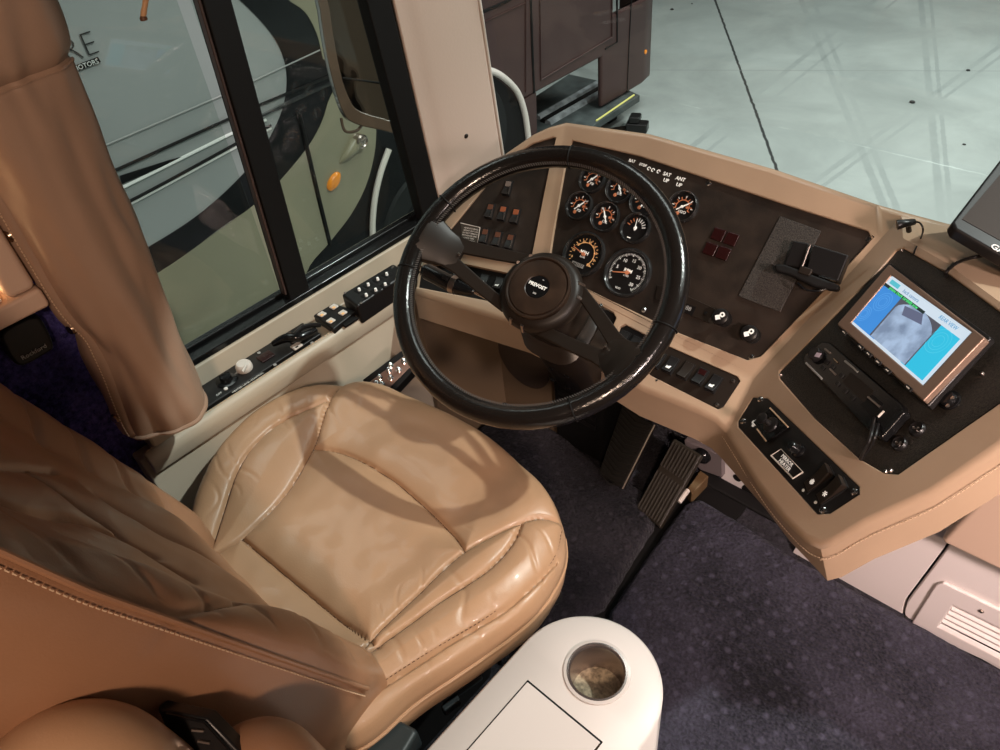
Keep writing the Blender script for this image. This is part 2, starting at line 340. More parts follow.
TX = -3.2
FT = Fr((TX, 0, 0), (1, 0, 0), (0, 1, 0))
tk = thing('truck', 'dark maroon vehicle with side step beyond the windscreen corner', 'truck', (TX-.5, 3.8, GZ))
zt = FT.p(534, 94).z; ytr = FT.p(603, 53).y
bm = NB(); wbox(bm, (TX-2.2, 2.97, zt), (TX, ytr+.12, 1.6)); obj('cab_side', bm, MAROON, tk, .02, 3)
bm = NB(); A = [(TX-2.2, ytr-.02), (TX, ytr-.02), (TX, 4.62), (TX-.05, 4.82), (TX-.17, 4.93), (TX-.5, 4.98), (TX-2.2, 4.98)]
A = [(TX, ytr-.02), (TX, 4.78), (TX-.03, 4.92), (TX-.11, 5.02), (TX-.4, 5.06), (TX-.4, 5.02), (TX-.14, 4.98), (TX-.07, 4.90), (TX-.04, 4.78), (TX-.04, ytr-.02)]
prism(bm, [V((x, y, -.17)) for x, y in A], (0, 0, 1), .60); obj('front_bumper', bm, MAROON, tk, .02, 3)
def fpipe(name, pts, r, m, par, fr, h=.004):
    bm = NB(); tube(bm, [fr.p(x, y, h) for x, y in pts], r, 6); return obj(name, bm, m, par)
fpipe('door_gap', [(530, -20), (532, 45), (534, 93)], .009, BLACKM, tk, FT, .001)
fpipe('door_gap', [(617, -15), (617, 42), (605, 49)], .007, BLACKM, tk, FT, .001)
fpipe('door_gap', [(632, -15), (629, 45), (627, 92)], .005, BLACKM, tk, FT, .001)
fpipe('door_molding', [(540, -15), (541, 80), (612, 37), (612, -20)], .006, MAROON, tk, FT, .004)
fpipe('door_molding', [(526, -5), (526, 92)], .006, MAROON, tk, FT, .004)
fpipe('body_crease', [(480, 13), (505, 2), (530, -12)], .009, BLACKM, tk, FT, .001)
fpipe('body_crease', [(480, 24), (525, 3)], .004, MAROON, tk, FT, .004)
bm = NB(); tube(bm, smoothpts([FT.p(x, y, .01) for x, y in ((470, 66), (484, 69), (500, 75), (516, 90), (524, 110), (528, 135), (530, 160))], 6), .02, 10); obj('arch_trim', bm, IVORY, tk)
bm = NB(); P = smoothpts([FT.p(x, y, -.0) for x, y in ((455, 78), (484, 74), (498, 80), (513, 94), (521, 112), (525, 137), (526, 170), (480, 200), (440, 160))], 5, True); prism(bm, P, (1, 0, 0), .01); obj('wheel_well', bm, BLACKM, tk)
bm = NB(); lathe(bm, FT.m(470, 140, .012) , [(.1, .0), (.33, .0), (.355, -.03), (.355, -.15), (.1, -.15)], 48); obj('wheel_tyre', bm, TYRE, tk)
bm = NB(); prism(bm, [FT.p(x, y, 0) for x, y in ((524, 100), (536, 92), (537, 130), (530, 170))], (1, 0, 0), .5); obj('lower_fender', bm, MAROON, tk)
bm = NB(); lathe(bm, FT.m(646, 52, 0.0) @ T(0, 0, -.02), [(.016, 0), (.016, .02), (.0, .026)], 16); obj('marker_light', bm, AMBER, tk)
# its step deck
bm = NB(); SZ = -.78
deck = [onz(*p, SZ) for p in ((640, 95), (598, 122), (560, 150), (490, 150), (537, 95), (569, 74), (615, 84))]
prism(bm, deck, (0, 0, 1), .05); obj('step_deck', bm, mat('grey step deck', (.05, .06, .06), .6, bump=.5, bscale=60, var=.4, vscale=9), tk, .005)
bm = NB(); tube(bm, [onz(634, 95, SZ+.002), onz(596, 121, SZ+.002)], .007, 6); obj('yellow_edge', bm, YEL, tk)
for a, b in (((600, 83), (538, 119)), ((612, 87), (548, 124))):
    bm = NB(); tube(bm, [onz(*a, SZ+.002), onz(*b, SZ+.002)], .03, 6); obj('deck_tread', bm, mat('worn tread', (.26, .28, .29), .6, var=.5, vscale=12) if a[0] == 600 else bpy.data.materials['worn tread'], tk)
bm = NB(); tube(bm, [onz(606, 86, SZ+.006), onz(543, 122, SZ+.006)], .028, 6); obj('deck_groove', bm, BLACKM, tk)
for k in range(2):
    bm = NB(); wbox(bm, (TX-.2+k*.0, 3.75+k*.75, GZ+.001), (TX-.1, 3.85+k*.75, SZ-.03)); obj('step_bracket', bm, BLACKM, tk)
# small black tow hook seen just above the hood
th = thing('wheel_chock', 'small black block on the concrete just beyond the dash hood', 'wheel chock', onz(637, 128, GZ))
bm = NB(); c = onz(637, 131, GZ); box(bm, T(c.x, c.y, GZ+.001) @ R2(.4), .16, .10, .07); box(bm, T(c.x-.02, c.y, GZ+.07) @ R2(.4), .08, .1, .05); obj('block', bm, BLACK, th, .012)
bm = NB(); box(bm, T(c.x-.12, c.y-.1, GZ+.001) @ R2(.9), .34, .10, .02); obj('base', bm, BROWNBLK, th, .004)

# ------------------------------------------------------------------ bus shell
WXI = -1.125      # inner face of the rail
LZ = .545         # ledge height
bm = NB(); wbox(bm, (-1.27, -1.2, -.06), (1.2, 1.32, 0.0)); struct(obj('floor', bm, CARPET))
# left wall: lower tan face, ledge, strip under the window
bm = NB()
sec = [(-1.30, 0), (WXI, 0), (WXI, LZ-.03), (-1.135, LZ-.012), (-1.205, LZ-.012), (-1.215, .585), (-1.30, .585)]
def extr(bm, sec, y0, y1):
    A = [bm.verts.new((x, y0, z)) for x, z in sec]; B = [bm.verts.new((x, y1, z)) for x, z in sec]
    bm.faces.new(A); bm.faces.new(B[::-1])
    for i in range(len(sec)): j = (i+1) % len(sec); bm.faces.new((A[i], A[j], B[j], B[i]))
extr(bm, sec, .16, 1.06); struct(obj('wall_left', bm, RAILM, bevel=.004))
bm = NB(); wbox(bm, (-1.30, -1.2, 0), (-1.165, .205, .955)); struct(obj('wall_rearleft', bm, CARPETB))
bm = NB(); wbox(bm, (-1.30, -1.2, .945), (-1.175, .20, 1.9)); struct(obj('trim_2', bm, SALMON))
# rail
bm = NB(); pr = [(-1.125, LZ-.045), (-1.116, LZ-.042), (-1.111, LZ-.016), (-1.114, LZ-.002), (-1.122, LZ+.005), (-1.133, LZ+.004), (-1.137, LZ-.012), (-1.125, LZ-.02)]
extr(bm, pr, .17, .80); rail = obj('padded_rail', bm, RAILM, None, .004, 3); tag(rail, 'stitched cream padded rail along the ledge under the side window', 'rail')
bm = NB()
for i in range(78): y = .18+i*.0079; box(bm, T(-1.127, y, LZ+.0052), .0012, .0045, .0012)
obj('stitching', bm, STITCH, rail)
# side window
w1 = bpy.data.objects.new('window_1', None); COL.objects.link(w1); w1.location = (-1.24, .6, .6); struct(w1)
ZT = 1.75
bm = NB(); wbox(bm, (-1.25, .16, .572), (-1.22, 1.035, .598)); wbox(bm, (-1.268, .16, .572), (-1.25, 1.035, .606)); obj('bottom_rail', bm, BLACKG, w1, .003)
def shear(bm, k, z0=.66):
    for v in bm.verts: v.co.y += k*(v.co.z-z0)
bm = NB(); wbox(bm, (-1.25, .946, .59), (-1.22, 1.002, ZT)); wbox(bm, (-1.268, .957, .59), (-1.25, 1.04, ZT)); shear(bm, -.083); obj('front_stile', bm, BLACKM, w1, .003)
bm = NB(); wbox(bm, (-1.262, .578, .59), (-1.225, .627, ZT)); shear(bm, .045); obj('sliding_divider', bm, BLACKM, w1, .003)
bm = NB(); wbox(bm, (-1.245, .572, .61), (-1.230, .578, ZT)); shear(bm, .045); obj('divider_edge', bm, mat('brown anodised edge', (.12, .08, .07), .3, metal=.6), w1, .002)
bm = NB(); wbox(bm, (-1.29, .16, ZT), (-1.22, 1.035, ZT+.05)); obj('top_rail', bm, BLACK, w1, .003)
bm = NB(); wbox(bm, (-1.29, .10, .572), (-1.22, .16, ZT)); obj('rear_stile', bm, BLACK, w1, .003)
G1 = glassmat('tinted side glass', (.88, .92, .90)); G2m = glassmat('clear windscreen glass', (.95, .97, .96))
bm = NB(); wbox(bm, (-1.262, .16, .603), (-1.259, .575, ZT)); obj('glass_pane', bm, G1, w1)
bm = NB(); wbox(bm, (-1.266, .60, .603), (-1.263, .99, ZT)); obj('glass_pane', bm, G1, w1)
# pillar between side window and windscreen
pl = bpy.data.objects.new('trim_1', None); COL.objects.link(pl); pl.location = (-1.2, 1.1, .6); struct(pl)
bm = NB()
a = V((-1.222, .998, 0)); a2 = V((-1.208, 1.03, 0)); b = V((-1.197, 1.045, 0)); c = V((-1.165, 1.168, 0)); d = V((-1.25, 1.23, 0)); e = V((-1.30, 1.05, 0))
PB = [a, a2, b, c, d, e]; rake = V((0, -.045, 0))
lo = [bm.verts.new((p.x, p.y, .45)) for p in PB]; hi = [bm.verts.new((p.x, p.y, 1.9)) for k, p in enumerate(PB)]; shear(bm, -.07, .70)
bm.faces.new(lo[::-1]); bm.faces.new(hi)
for i in range(6): j = (i+1) % 6; bm.faces.new((lo[i], lo[j], hi[j], hi[i]))
obj('pillar_cover', bm, CREAM, pl, .006, 3)
bm = NB(); tube(bm, [V((-1.166, 1.172+.014, .5)), V((-1.166, 1.172-.084, 1.9))], .0035, 8); obj('seal_highlight', bm, IVORY, pl)  # ivory strip stands for the white highlight along the glass seal
bm = NB(); q = onp(466, 136, b, (b-c).cross(V((0, 0, 1)))); nn = V(((c-b).y, -(c-b).x, 0)).normalized()
Mz = T(*q) @ nn.to_track_quat('Z', 'Y').to_matrix().to_4x4(); lathe(bm, Mz, [(.0055, -.002), (.0055, .001), (.003, .003), (0, .0015)], 16); obj('screw', bm, BROWNBLK, pl)
# windscreen
w2 = bpy.data.objects.new('window_2', None); COL.objects.link(w2); w2.location = (0, 1.3, .7); struct(w2)
pth = [V((-1.15, 1.225)), V((-1.08, 1.265)), V((-.9, 1.315)), V((-.6, 1.34)), V((0, 1.35)), V((.6, 1.34)), V((1.1, 1.26))]
pth = [V((p.x, p.y, 0)) for p in pth]; pth = smoothpts(pth, 5)
bm = NB(); A = [bm.verts.new((p.x, p.y, .62)) for p in pth]; B = [bm.verts.new((p.x, p.y-.22, 1.93)) for p in pth]
for i in range(len(pth)-1): bm.faces.new((A[i], A[i+1], B[i+1], B[i]))
obj('windscreen_glass', bm, G2m, w2)
bm = NB(); tube(bm, [V((p.x, p.y, .615)) for p in pth], .012, 8); obj('rubber_seal', bm, BLACKM, w2)
# nose of the bus below the windscreen
bm = NB(); A = [bm.verts.new((p.x, p.y+.02, -.3)) for p in pth]; B = [bm.verts.new((p.x, p.y+.02, .61)) for p in pth]; C_ = [bm.verts.new((p.x, p.y-.03, .61)) for p in pth]; D_ = [bm.verts.new((p.x, p.y-.03, -.3)) for p in pth]
for r1, r2 in ((A, B), (B, C_), (C_, D_)):
    for i in range(len(pth)-1): bm.faces.new((r1[i], r1[i+1], r2[i+1], r2[i]))
struct(obj('wall_front', bm, BROWNBLK))
bm = NB(); A = [V((p.x, p.y-.02, .69)) for p in pth]+[V((1.1, 1.08, .69)), V((-1.12, 1.08, .69))]; prism(bm, A, (0, 0, 1), .02); struct(obj('light_block_shelf', bm, BROWNBLK))  # unseen shelf behind the hood, added to stop light leaking into the footwell
bm = NB(); wbox(bm, (-1.3, -1.6, 1.93), (1.25, 1.07, 1.98)); struct(obj('ceiling', bm, mat('headliner', (.07, .055, .045), .8)))
bm = NB(); wbox(bm, (-1.3, -1.66, 0), (1.25, -1.6, 1.98)); struct(obj('wall_rear', bm, mat('rear bulkhead', (.30, .23, .18), .7)))
bm = NB(); wbox(bm, (1.2, -1.6, -.3), (1.25, .35, 1.98)); struct(obj('wall_right', bm, mat('right side wall', (.35, .27, .21), .7)))

# ------------------------------------------------------------------ leather wrapped post at the left
post = thing('padded_post_cover', 'tall tan vinyl wrap around the post left of the seat, closed with snap studs', 'cover', (-1.07, .24, .6))
cx, cy = -1.075, .228
def cyz(z): return cy+.016*(z-.65)/.6
def postr(th, z):
    """radius by angle and height"""
    tt = (z-.65)/.6; ax, ay = .062+.006*tt, .070+.012*tt
    r = 1/sqrt((cos(th)/ax)**2+(sin(th)/ay)**2)
    w = noise.noise(V((cos(th)*1.6, sin(th)*1.6, z*5.0)))*.010+noise.noise(V((cos(th)*3, sin(th)*3, z*11+4)))*.004
    dim = -.016*exp(-((z-.79)/.06)**2)*exp(-((((th+.9+pi) % (2*pi))-pi)/.45)**2)-.012*exp(-((z-.84)/.03)**2)*exp(-((((th+1.7+pi) % (2*pi))-pi)/.5)**2)
    fold = -.004*sin(3*th+z*6)
    r += w+dim+fold
    if z < .69: r *= 1-.07*((.69-z)/.042)**2
    if z > 1.2: r += .012*(1-exp(-((z-1.2)/.02)))
    r -= .006*exp(-((z-1.2)/.004)**2)
    return r
bm = NB(); rows = []; NZ = 200; NT = 128; zs = [.648+(1.85-.648)*(i/NZ)**1.25 for i in range(NZ+1)]
for z in zs: rows.append([bm.verts.new((cx+postr(2*pi*k/NT, z)*cos(2*pi*k/NT), cyz(z)+postr(2*pi*k/NT, z)*sin(2*pi*k/NT), z-.010*cos(2*pi*k/NT-.3)*max(0, .75-z)/.1)) for k in range(NT)])
for a_, b_ in zip(rows, rows[1:]):
    for k in range(NT): bm.faces.new((a_[k], a_[(k+1) % NT], b_[(k+1) % NT], b_[k]))
bm.faces.new(rows[0][::-1]); bm.faces.new(rows[-1])
obj('wrap', bm, WRAP, post, ang=60)
# flap with studs: vertical overlapping strip on the side towards the rear
th0 = radians(-74)
def pp(th, z, h=0): r = postr(th, z)+h; return V((cx+r*cos(th), cyz(z)+r*sin(th), z-.010*cos(th-.3)*max(0, .75-z)/.1))
bm = NB(); R_ = []
for i in range(90):
    z = .652+i*.0134; sc = .006*sin(i*.55)*0
    R_.append([bm.verts.new(pp(th0+d, z, h)) for d, h in ((-.34, -.004), (-.34, .004), (-.2, .007), (0, .006), (.10, .002), (.12, -.004))])
for a_, b_ in zip(R_, R_[1:]):
    for k in range(5): bm.faces.new((a_[k], a_[k+1], b_[k+1], b_[k]))
obj('closing_flap', bm, WRAP, post, ang=50)
bm = NB()
for i in range(210):
    z = .655+i*.0057; p = pp(th0-.0, z, .0068); box(bm, T(*p) @ R2(th0+pi/2), .0014, .0014, .0035)
obj('flap_stitching', bm, STITCH, post)
bm = NB()
for i in range(70):
    th = radians(-110)+i*radians(150)/70; p = pp(th, 1.2, .0005); box(bm, T(*p) @ R2(th+pi/2), .003, .0016, .0014)
obj('cross_stitching', bm, STITCH, post)
bm = NB(); tube(bm, [pp(radians(-120+i*4), 1.193, .0) for i in range(50)], .0018, 6); obj('cross_seam', bm, WRAP, post)
for z in (1.02, .862, .69):
    bm = NB(); p = pp(th0-.14, z, .004); dirn = V((cos(th0-.14), sin(th0-.14), 0)); dirn = (dirn+V((.25, 0, .1))).normalized()
    lathe(bm, T(*p) @ dirn.to_track_quat('Z', 'Y').to_matrix().to_4x4(), [(.0085, -.002), (.0088, .002), (.0065, .005), (.0025, .0055), (0, .0045)], 24); obj('snap_stud', bm, BRASS, post)
bm = NB(); ringp = [rows_ for rows_ in [pp(2*pi*k/60, .650, .001) for k in range(60)]]; tube(bm, ringp, .004, 8, closed=True); obj('bottom_hem', bm, WRAP, post)
bm = NB(); wbox(bm, (-1.19, .19, LZ-.012), (-1.125, .28, .70)); obj('inner_post', bm, RAILM, post, .006)

# ------------------------------------------------------------------ rear-left: shelf, glowing strip, speaker
bm = NB(); a = onz(-60, 322, .96); 
wbox(bm, (-1.165, -1.0, .915), (-1.05, .158, .945)); sh = obj('window_shelf', bm, SALMON, None, .006); tag(sh, 'salmon shelf behind the post above the blue carpeted wall', 'shelf')
bm = NB(); wbox(bm, (-1.172, .118, .9455), (-1.052, .156, 1.35)); o = obj('padded_valance', bm, SALMON, None, .01, 3); tag(o, 'small salmon padded board standing on the shelf left of the post', 'padding')
ls = thing('light_strip', 'bright warm strip light resting on the shelf at the left edge', 'light', (-1.09, 0, .965))
bm = NB(); wbox(bm, (-1.115, -.5, .946), (-1.06, .112, .953)); obj('housing', bm, IVORY, ls, .002)
bm = NB(); wbox(bm, (-1.11, -.5, .953), (-1.065, .108, .962)); obj('diffuser', bm, mat('warm glowing diffuser', (1, .8, .55), .4, emit=(1, .62, .3), es=9), ls, .003)
sp = thing('speaker', 'small black square speaker hung on the blue carpeted wall', 'speaker', (-1.17, .06, .8))
FS = Fr((-1.14, 0, 0), (1, 0, 0), (0, 1, 0))
q = [(1, 338), (10, 327), (36, 316), (48, 330), (54, 346), (50, 352), (24, 366), (12, 360)]
bm = NB(); prism(bm, smoothpts(ppx(FS, q, .0), 3, True), (1, 0, 0), .05); obj('cabinet', bm, BLACK, sp, .008, 3)
text('lettering', 'Rockford', T(*(FS.p(34, 352, .002))) @ Matrix(((0, 0, 1, 0), (1, 0, 0, 0), (0, 1, 0, 0), (0, 0, 0, 1))), .010, WHITE, sp)

# ------------------------------------------------------------------ ledge controls
FLg = Fr((0, 0, LZ+.006), (0, 0, 1), (0, 1, 0))
lp = thing('ledge_control_panel', 'long black control plate with a white knob on the window ledge', 'control panel', (-1.17, .45, LZ-.01))
def lplate(name, y0, y1, x0, x1, z0, z1, m, par, bev=.003):
    bm = NB(); wbox(bm, (x0, y0, z0), (x1, y1, z1)); return obj(name, bm, m, par, bev)
lplate('panel', .27, .575, -1.206, -1.142, LZ-.014, LZ+.004, BLACK, lp)
def onl(x, y, h=.0): return onz(x, y, LZ+.004+h)
def lm(x, y, h=0, rot=0): p = onl(x, y, h); return T(*p) @ R2(pi/2+rot)
bm = NB(); lathe(bm, lm(245, 369), [(.0155, 0), (.0165, .003), (.0155, .012), (.012, .016), (0, .0165)], 28); k = obj('knob', bm, IVORY, lp)
bm = NB(); box(bm, lm(245, 369, .016, .6), .022, .004, .005); obj('knob_grip', bm, IVORY, k, .0015)
bm = NB(); lathe(bm, lm(227, 381), [(.02, 0), (.021, .002), (.012, .004), (.011, .014), (0, .015)], 20); obj('knob', bm, BLACKG, lp)
bm = NB(); lathe(bm, lm(226, 389), [(.004, 0), (.004, .002), (0, .004)], 10); obj('indicator_lamp', bm, WHITE, lp)
for (x, y, s) in ((219, 394, 'OFF'), (232, 376, 'LOW HI')): text('marking', s, lm(x, y, .0005), .007, WHITE, lp)
text('marking', 'HEATED LEVEL CONTROL', T(*onl(248, 382.5, .0005)) @ R2(pi/2), .006, WHITE, lp)
bm = NB(); box(bm, lm(266, 357), .03, .024, .003); obj('indicator_lens', bm, REDD, lp, .001)
bm = NB(); box(bm, lm(297, 347), .021, .017, .005); bx = obj('square_button', bm, IVORY, lp, .002)
bm = NB(); box(bm, lm(297, 347, .005), .006, .003, .001); obj('button_mark', bm, BRASS, bx)
for x, y in ((259, 353), (275, 365), (312, 343)):
    bm = NB(); lathe(bm, lm(x, y), [(.0035, 0), (.0035, .0012), (0, .002)], 10); obj('indicator_lamp', bm, GREY, lp)
# T-shaped joystick handle
jh = thing('window_latch_handle', 'black twisted lever handle lying on the ledge between the white knob and square button pad', 'lever', onl(295, 338))
a, b, c = onl(273, 344, .012), onl(300, 337, .02), onl(316, 330, .014)
bm = NB(); tube(bm, smoothpts([a, (a+b)/2+V((0, 0, .006)), b, c], 6), .008, 10, rf=lambda t: .006+.004*sin(pi*t)); obj('grip', bm, BLACKG, jh)
bm = NB(); a = onl(290, 342, .012); b = onl(320, 325, .012); tube(bm, smoothpts([a+V((.0, 0, .004)), (a+b)/2+V((.0, 0, .016)), b], 5), .005, 8); obj('crossbar', bm, BLACK, jh)
bm = NB(); lathe(bm, lm(298, 339), [(.018, -.004), (.018, .004), (.01, .007), (.009, .02), (0, .021)], 20); obj('pivot', bm, BLACK, jh)
# four button pad
FB = Fr((0, 0, LZ+.016), (0, 0, 1), (0, 1, 0))
pd = thing('button_pad', 'black pad with four lit square buttons on the window ledge', 'control panel', (-1.17, .62, LZ-.01))
bm = NB(); pts = [onz(x, y, LZ+.016) for x, y in ((313, 315), (333, 303), (357, 310), (333, 329))]; prism(bm, pts, (0, 0, 1), .018); obj('pad', bm, BLACK, pd, .003)
for x, y in ((322, 315), (334, 307.5), (343, 313.5), (331, 321.5)):
    bm = NB(); box(bm, T(*onz(x, y, LZ+.016)) @ R2(.05), .0155, .0155, .004); kb = obj('square_button', bm, IVORY, pd, .002)
    bm = NB(); box(bm, T(*onz(x, y, LZ+.0201)) @ R2(.05), .006, .006, .0006); obj('button_mark', bm, AMBERM, kb)
for x, y in ((347, 321),):
    bm = NB(); box(bm, T(*onz(x, y, LZ+.004)) @ R2(.0), .035, .035, .006); obj('pad_foot', bm, BLACKM, pd, .001)
# remote keypad box
rb = thing('remote_control_box', 'black box with two rows of toggle buttons at the front end of the ledge', 'control box', (-1.17, .76, LZ))
top = [onz(x, y, LZ+.04) for x, y in ((341, 294), (393, 263), (408, 272), (357, 306))]
bm = NB(); prism(bm, top, (0, 0, 1), .05); obj('case', bm, BLACK, rb, .006, 3)
for (x, y) in ((359.5, 290.5), (368.5, 285.5), (378, 280), (387, 275), (366.5, 296), (376, 290.8), (385.5, 285.2)):
    bm = NB(); box(bm, T(*onz(x, y, LZ+.04)), .018, .018, .0015); kb = obj('toggle_socket', bm, BLACKM, rb, .001)
    bm = NB(); lathe(bm, T(*onz(x, y, LZ+.0415)), [(.0032, 0), (.0028, .006), (0, .007)], 10); obj('toggle', bm, WHITEL, kb)
for x, y in ((345, 293), (361, 303), (393, 267)):
    bm = NB(); lathe(bm, T(*onz(x, y, LZ+.04)), [(.003, 0), (.003, .001), (0, .0016)], 10); obj('screw', bm, STEEL, rb)
# low toggle switch plate between seat and wall
FTg = Fr(onx(397, 366, -1.02), (.45, -.35, .82), (.25, 1, .3))
tp = thing('toggle_switch_plate', 'small coppery metal plate crowded with chrome toggles beside the seat front', 'switch plate', FTg.o)
pplate('plate', FTg, [(368, 383), (404, 356), (411, 366), (389, 388)], 0, .004, mat('copper plate', (.42, .27, .22), .35, metal=.7), tp, .001)
for x, y in ((380, 378), (389, 371), (382.5, 385), (391, 378.5), (399, 370.5), (377, 384), (391, 366), (404, 362)):
    bm = NB(); Mx = FTg.m(x, y, 0); lathe(bm, Mx, [(.006, 0), (.006, .003), (.003, .004), (.0022, .008), (.0035, .018), (0, .02)], 14); obj('toggle', bm, CHROME, tp)
pplate('housing', FTg, [(362, 380), (402, 350), (416, 368), (390, 396)], -.0045, .05, BLACKM, tp, .003)

# ------------------------------------------------------------------ dashboard
s2 = sqrt(.5)
FG = Fr(dz(628, 273, 1.40), (0, -s2, s2), (1, 0, 0))
D1 = FG.p(566, 119.5); D2 = FG.p(540, 268); A_ = FG.p(880, 236); B_ = FG.p(752, 378)
Q_ = onz(427, 247, D2.z-.004)
FG2 = Fr(D2, (D1-D2).cross(Q_-D2)*-1, (D2-Q_))
if FG2.n.z < 0: FG2 = Fr(D2, (D1-D2).cross(Q_-D2), (D2-Q_))
FL = Fr(FG.p(700, 348), (0, -.5, .866), (1, 0, 0))
K_ = FL.p(727, 431)
P416 = onz(414, 292, .555)
n = (D2-Q_).cross(P416-Q_); n = n if n.z > 0 else -n
FL2 = Fr(D2, n, D2-Q_)
n = (A_-B_).cross(K_-B_); n = n if n.z > 0 else -n
FW = Fr(B_, n, onp(984.7, 337.3, B_, n)-onp(888.7, 264, B_, n))
dash = thing('dashboard', 'tan padded wraparound dashboard with black gauge and switch panels', 'dashboard', (-.6, 1.05, .4))
HG = [(572, 140), (640, 156), (790, 206), (868, 231), (872, 240), (761, 356), (747, 360), (679, 333), (579, 285), (550, 268), (549, 262), (553, 235), (565, 166)]
HG2 = [(553, 137), (533, 143), (508, 158), (482, 190), (448, 232), (452, 241), (527, 259.5), (531, 258), (549, 166), (556, 138)]
HL1 = [(585, 296), (613, 312), (616, 318), (609, 334), (600, 338), (578, 318)]
HL2 = [(620, 326), (625, 324), (650, 337), (640, 361), (612, 348)]
HL3 = [(664, 346), (669, 346), (737, 376), (740, 381), (723, 407), (718, 409), (650, 375), (647, 370)]
HL4 = [(420, 266), (455, 262), (508, 273), (512, 298), (500, 303), (417, 287)]
HW1 = [(896, 250), (903, 248), (947, 273), (1000, 312), (1058, 356), (1058, 362), (898, 474), (884, 473), (858, 458), (814, 418), (779, 378), (779, 371), (886, 262)]
HW2 = [(753, 397), (767, 398), (859, 487), (859, 494), (830, 513), (817, 514), (738, 427), (738, 421)]
bm = NB(); cache = {}
def vert(p):
    k = (round(p.x, 4), round(p.y, 4), round(p.z, 4))
    if k not in cache: cache[k] = bm.verts.new(p)
    return cache[k]
wl = bm.edges.layers.float.new('bevel_weight_edge')
def face_with_holes(outer, n, holes, depth=.016):
    loops = [outer]+holes; flat = [p for l in loops for p in l]
    tris = cdt(loops, n); vs = [vert(p) for p in flat]
    for t in tris:
        a, b, c = (flat[i] for i in t)
        if (b-a).cross(c-a).length < 1e-7: continue
        try: bm.faces.new([vs[i] for i in t])
        except ValueError: pass
    for h in holes:
        hv = [vert(p) for p in h]; lv = [vert(p-n*depth) for p in h]
        for i in range(len(h)):
            j = (i+1) % len(h); bm.faces.new((hv[i], hv[j], lv[j], lv[i])); bm.edges.get((hv[i], hv[j]))[wl] = .16
a1, a2_, a3 = FG.p(650, 131), FG.p(775, 166), FG.p(878, 201)
LL = [FL.p(*p) for p in ((716, 420), (699, 411), (641, 388), (590, 357), (528, 326))]
g2o = [FG2.p(*p) for p in ((424, 238), (445, 200), (466, 175), (497, 157), (507, 149), (533, 131), (548, 124))]
Wn = [FW.p(*p) for p in ((756, 483), (780, 514), (804, 538), (820, 545), (834, 541), (868, 521), (934, 491), (1003, 446), (1075, 396))]
Rc = FW.p(1085, 378)
Wt = [FW.p(1000, 302), FW.p(948, 264), FW.p(903, 238), FW.p(892, 236)]
face_with_holes([D1, a1, a2_, a3, A_, B_, D2], FG.n, [ppx(FG, HG)])
face_with_holes([D1, D2, Q_]+g2o, FG2.n, [ppx(FG2, HG2)])
face_with_holes([D2, B_, K_]+LL, FL.n, [ppx(FL, HL1), ppx(FL, HL2), ppx(FL, HL3)])
face_with_holes([D2, LL[-1], P416, Q_], FL2.n, [ppx(FL2, HL4)])
face_with_holes([A_, B_, K_]+Wn+[Rc]+Wt, FW.n, [ppx(FW, HW1), ppx(FW, HW2)])
t1, t2, t3, t4 = onz(906, 209, a3.z), onz(958, 223, a3.z), onz(1090, 262, a3.z), onz(1150, 340, a3.z-.05)
face_with_holes([A_, a3, t1, t2, t3, t4, Rc]+Wt, V((-.2, -.3, .9)).normalized(), [])
outer = [D1, a1, a2_, a3, t1, t2, t3, t4, Rc]+Wn[::-1]+[K_]+LL+[P416, Q_]+g2o
front = set(range(8, 8+1+len(Wn)+1+len(LL)+1))
def dropv(i):
    if i in front: return V((.022 if outer[i] in Wn else 0, 0, (-.044 if outer[i] in Wn[:3] else -.060) if outer[i] in Wn else -.070))
    if i == front and 0: return V()
    if outer[i] is Q_: return V((0, 0, -.12))
    if i > max(front): return V((-.01, .02, -.14))
    return V((0, .055, -.10))
vo = [vert(p) for p in outer]; vd = [bm.verts.new(p+dropv(i)) for i, p in enumerate(outer)]
N_ = len(outer)
for i in range(N_):
    j = (i+1) % N_; bm.faces.new((vo[i], vo[j], vd[j], vd[i])); e = bm.edges.get((vo[i], vo[j])); e[wl] = .55 if (i in front or j in front) else 1.0
for a, b in ((a3, A_), (A_, B_), (B_, K_), (B_, D2), (D2, Q_), (D1, D2)):
    e = bm.edges.get((vert(a), vert(b)))
    if e: e[wl] = .40
# underside
for t in cdt([[v.co.copy() for v in vd]], (0, 0, 1)):
    try: bm.faces.new([vd[i] for i in t])
    except ValueError: pass
shell = obj('padded_shell', bm, DASH, dash, 0, ang=35, recalc=True)
bv = shell.modifiers.new('bevel', 'BEVEL'); bv.width = .034; bv.segments = 6; bv.limit_method = 'WEIGHT'; bv.harden_normals = False; bv.use_clamp_overlap = True
# stitching along the front lips
def stitch(name, pts, par, off=V((0, 0, 0)), step=.006, m=STITCH, s=.0011):
    P = smoothpts(pts, 8); bm = NB(); acc = 0
    for a, b in zip(P, P[1:]):
        L_ = (b-a).length; d = (b-a).normalized(); Mq = d.to_track_quat('X', 'Z').to_matrix().to_4x4(); acc2 = acc
        while acc2 < L_:
            box(bm, T(*(a+d*acc2+off)) @ Mq, .0038, s, s); acc2 += step
        acc = acc2-L_
    return obj(name, bm, m, par, smooth=False)
lip = [FL.p(*p) for p in ((590, 357), (642, 384), (700, 407), (718, 417))]+[K_]+Wn[:4]
stitch('lip_stitching', [p+V((.009 if p in Wn else -.0012, -.0025, -.020)) for p in lip], shell)
lip2 = Wn[3:]
stitch('lip_stitching', [p+V((.008, -.0032, -.022)) for p in lip2], shell)
gp = pplate('gauge_panel', FG, HG, -.005, .008, PLATE, dash)
sw = pplate('switch_panel', FG2, HG2, -.005, .008, PLATE, dash)
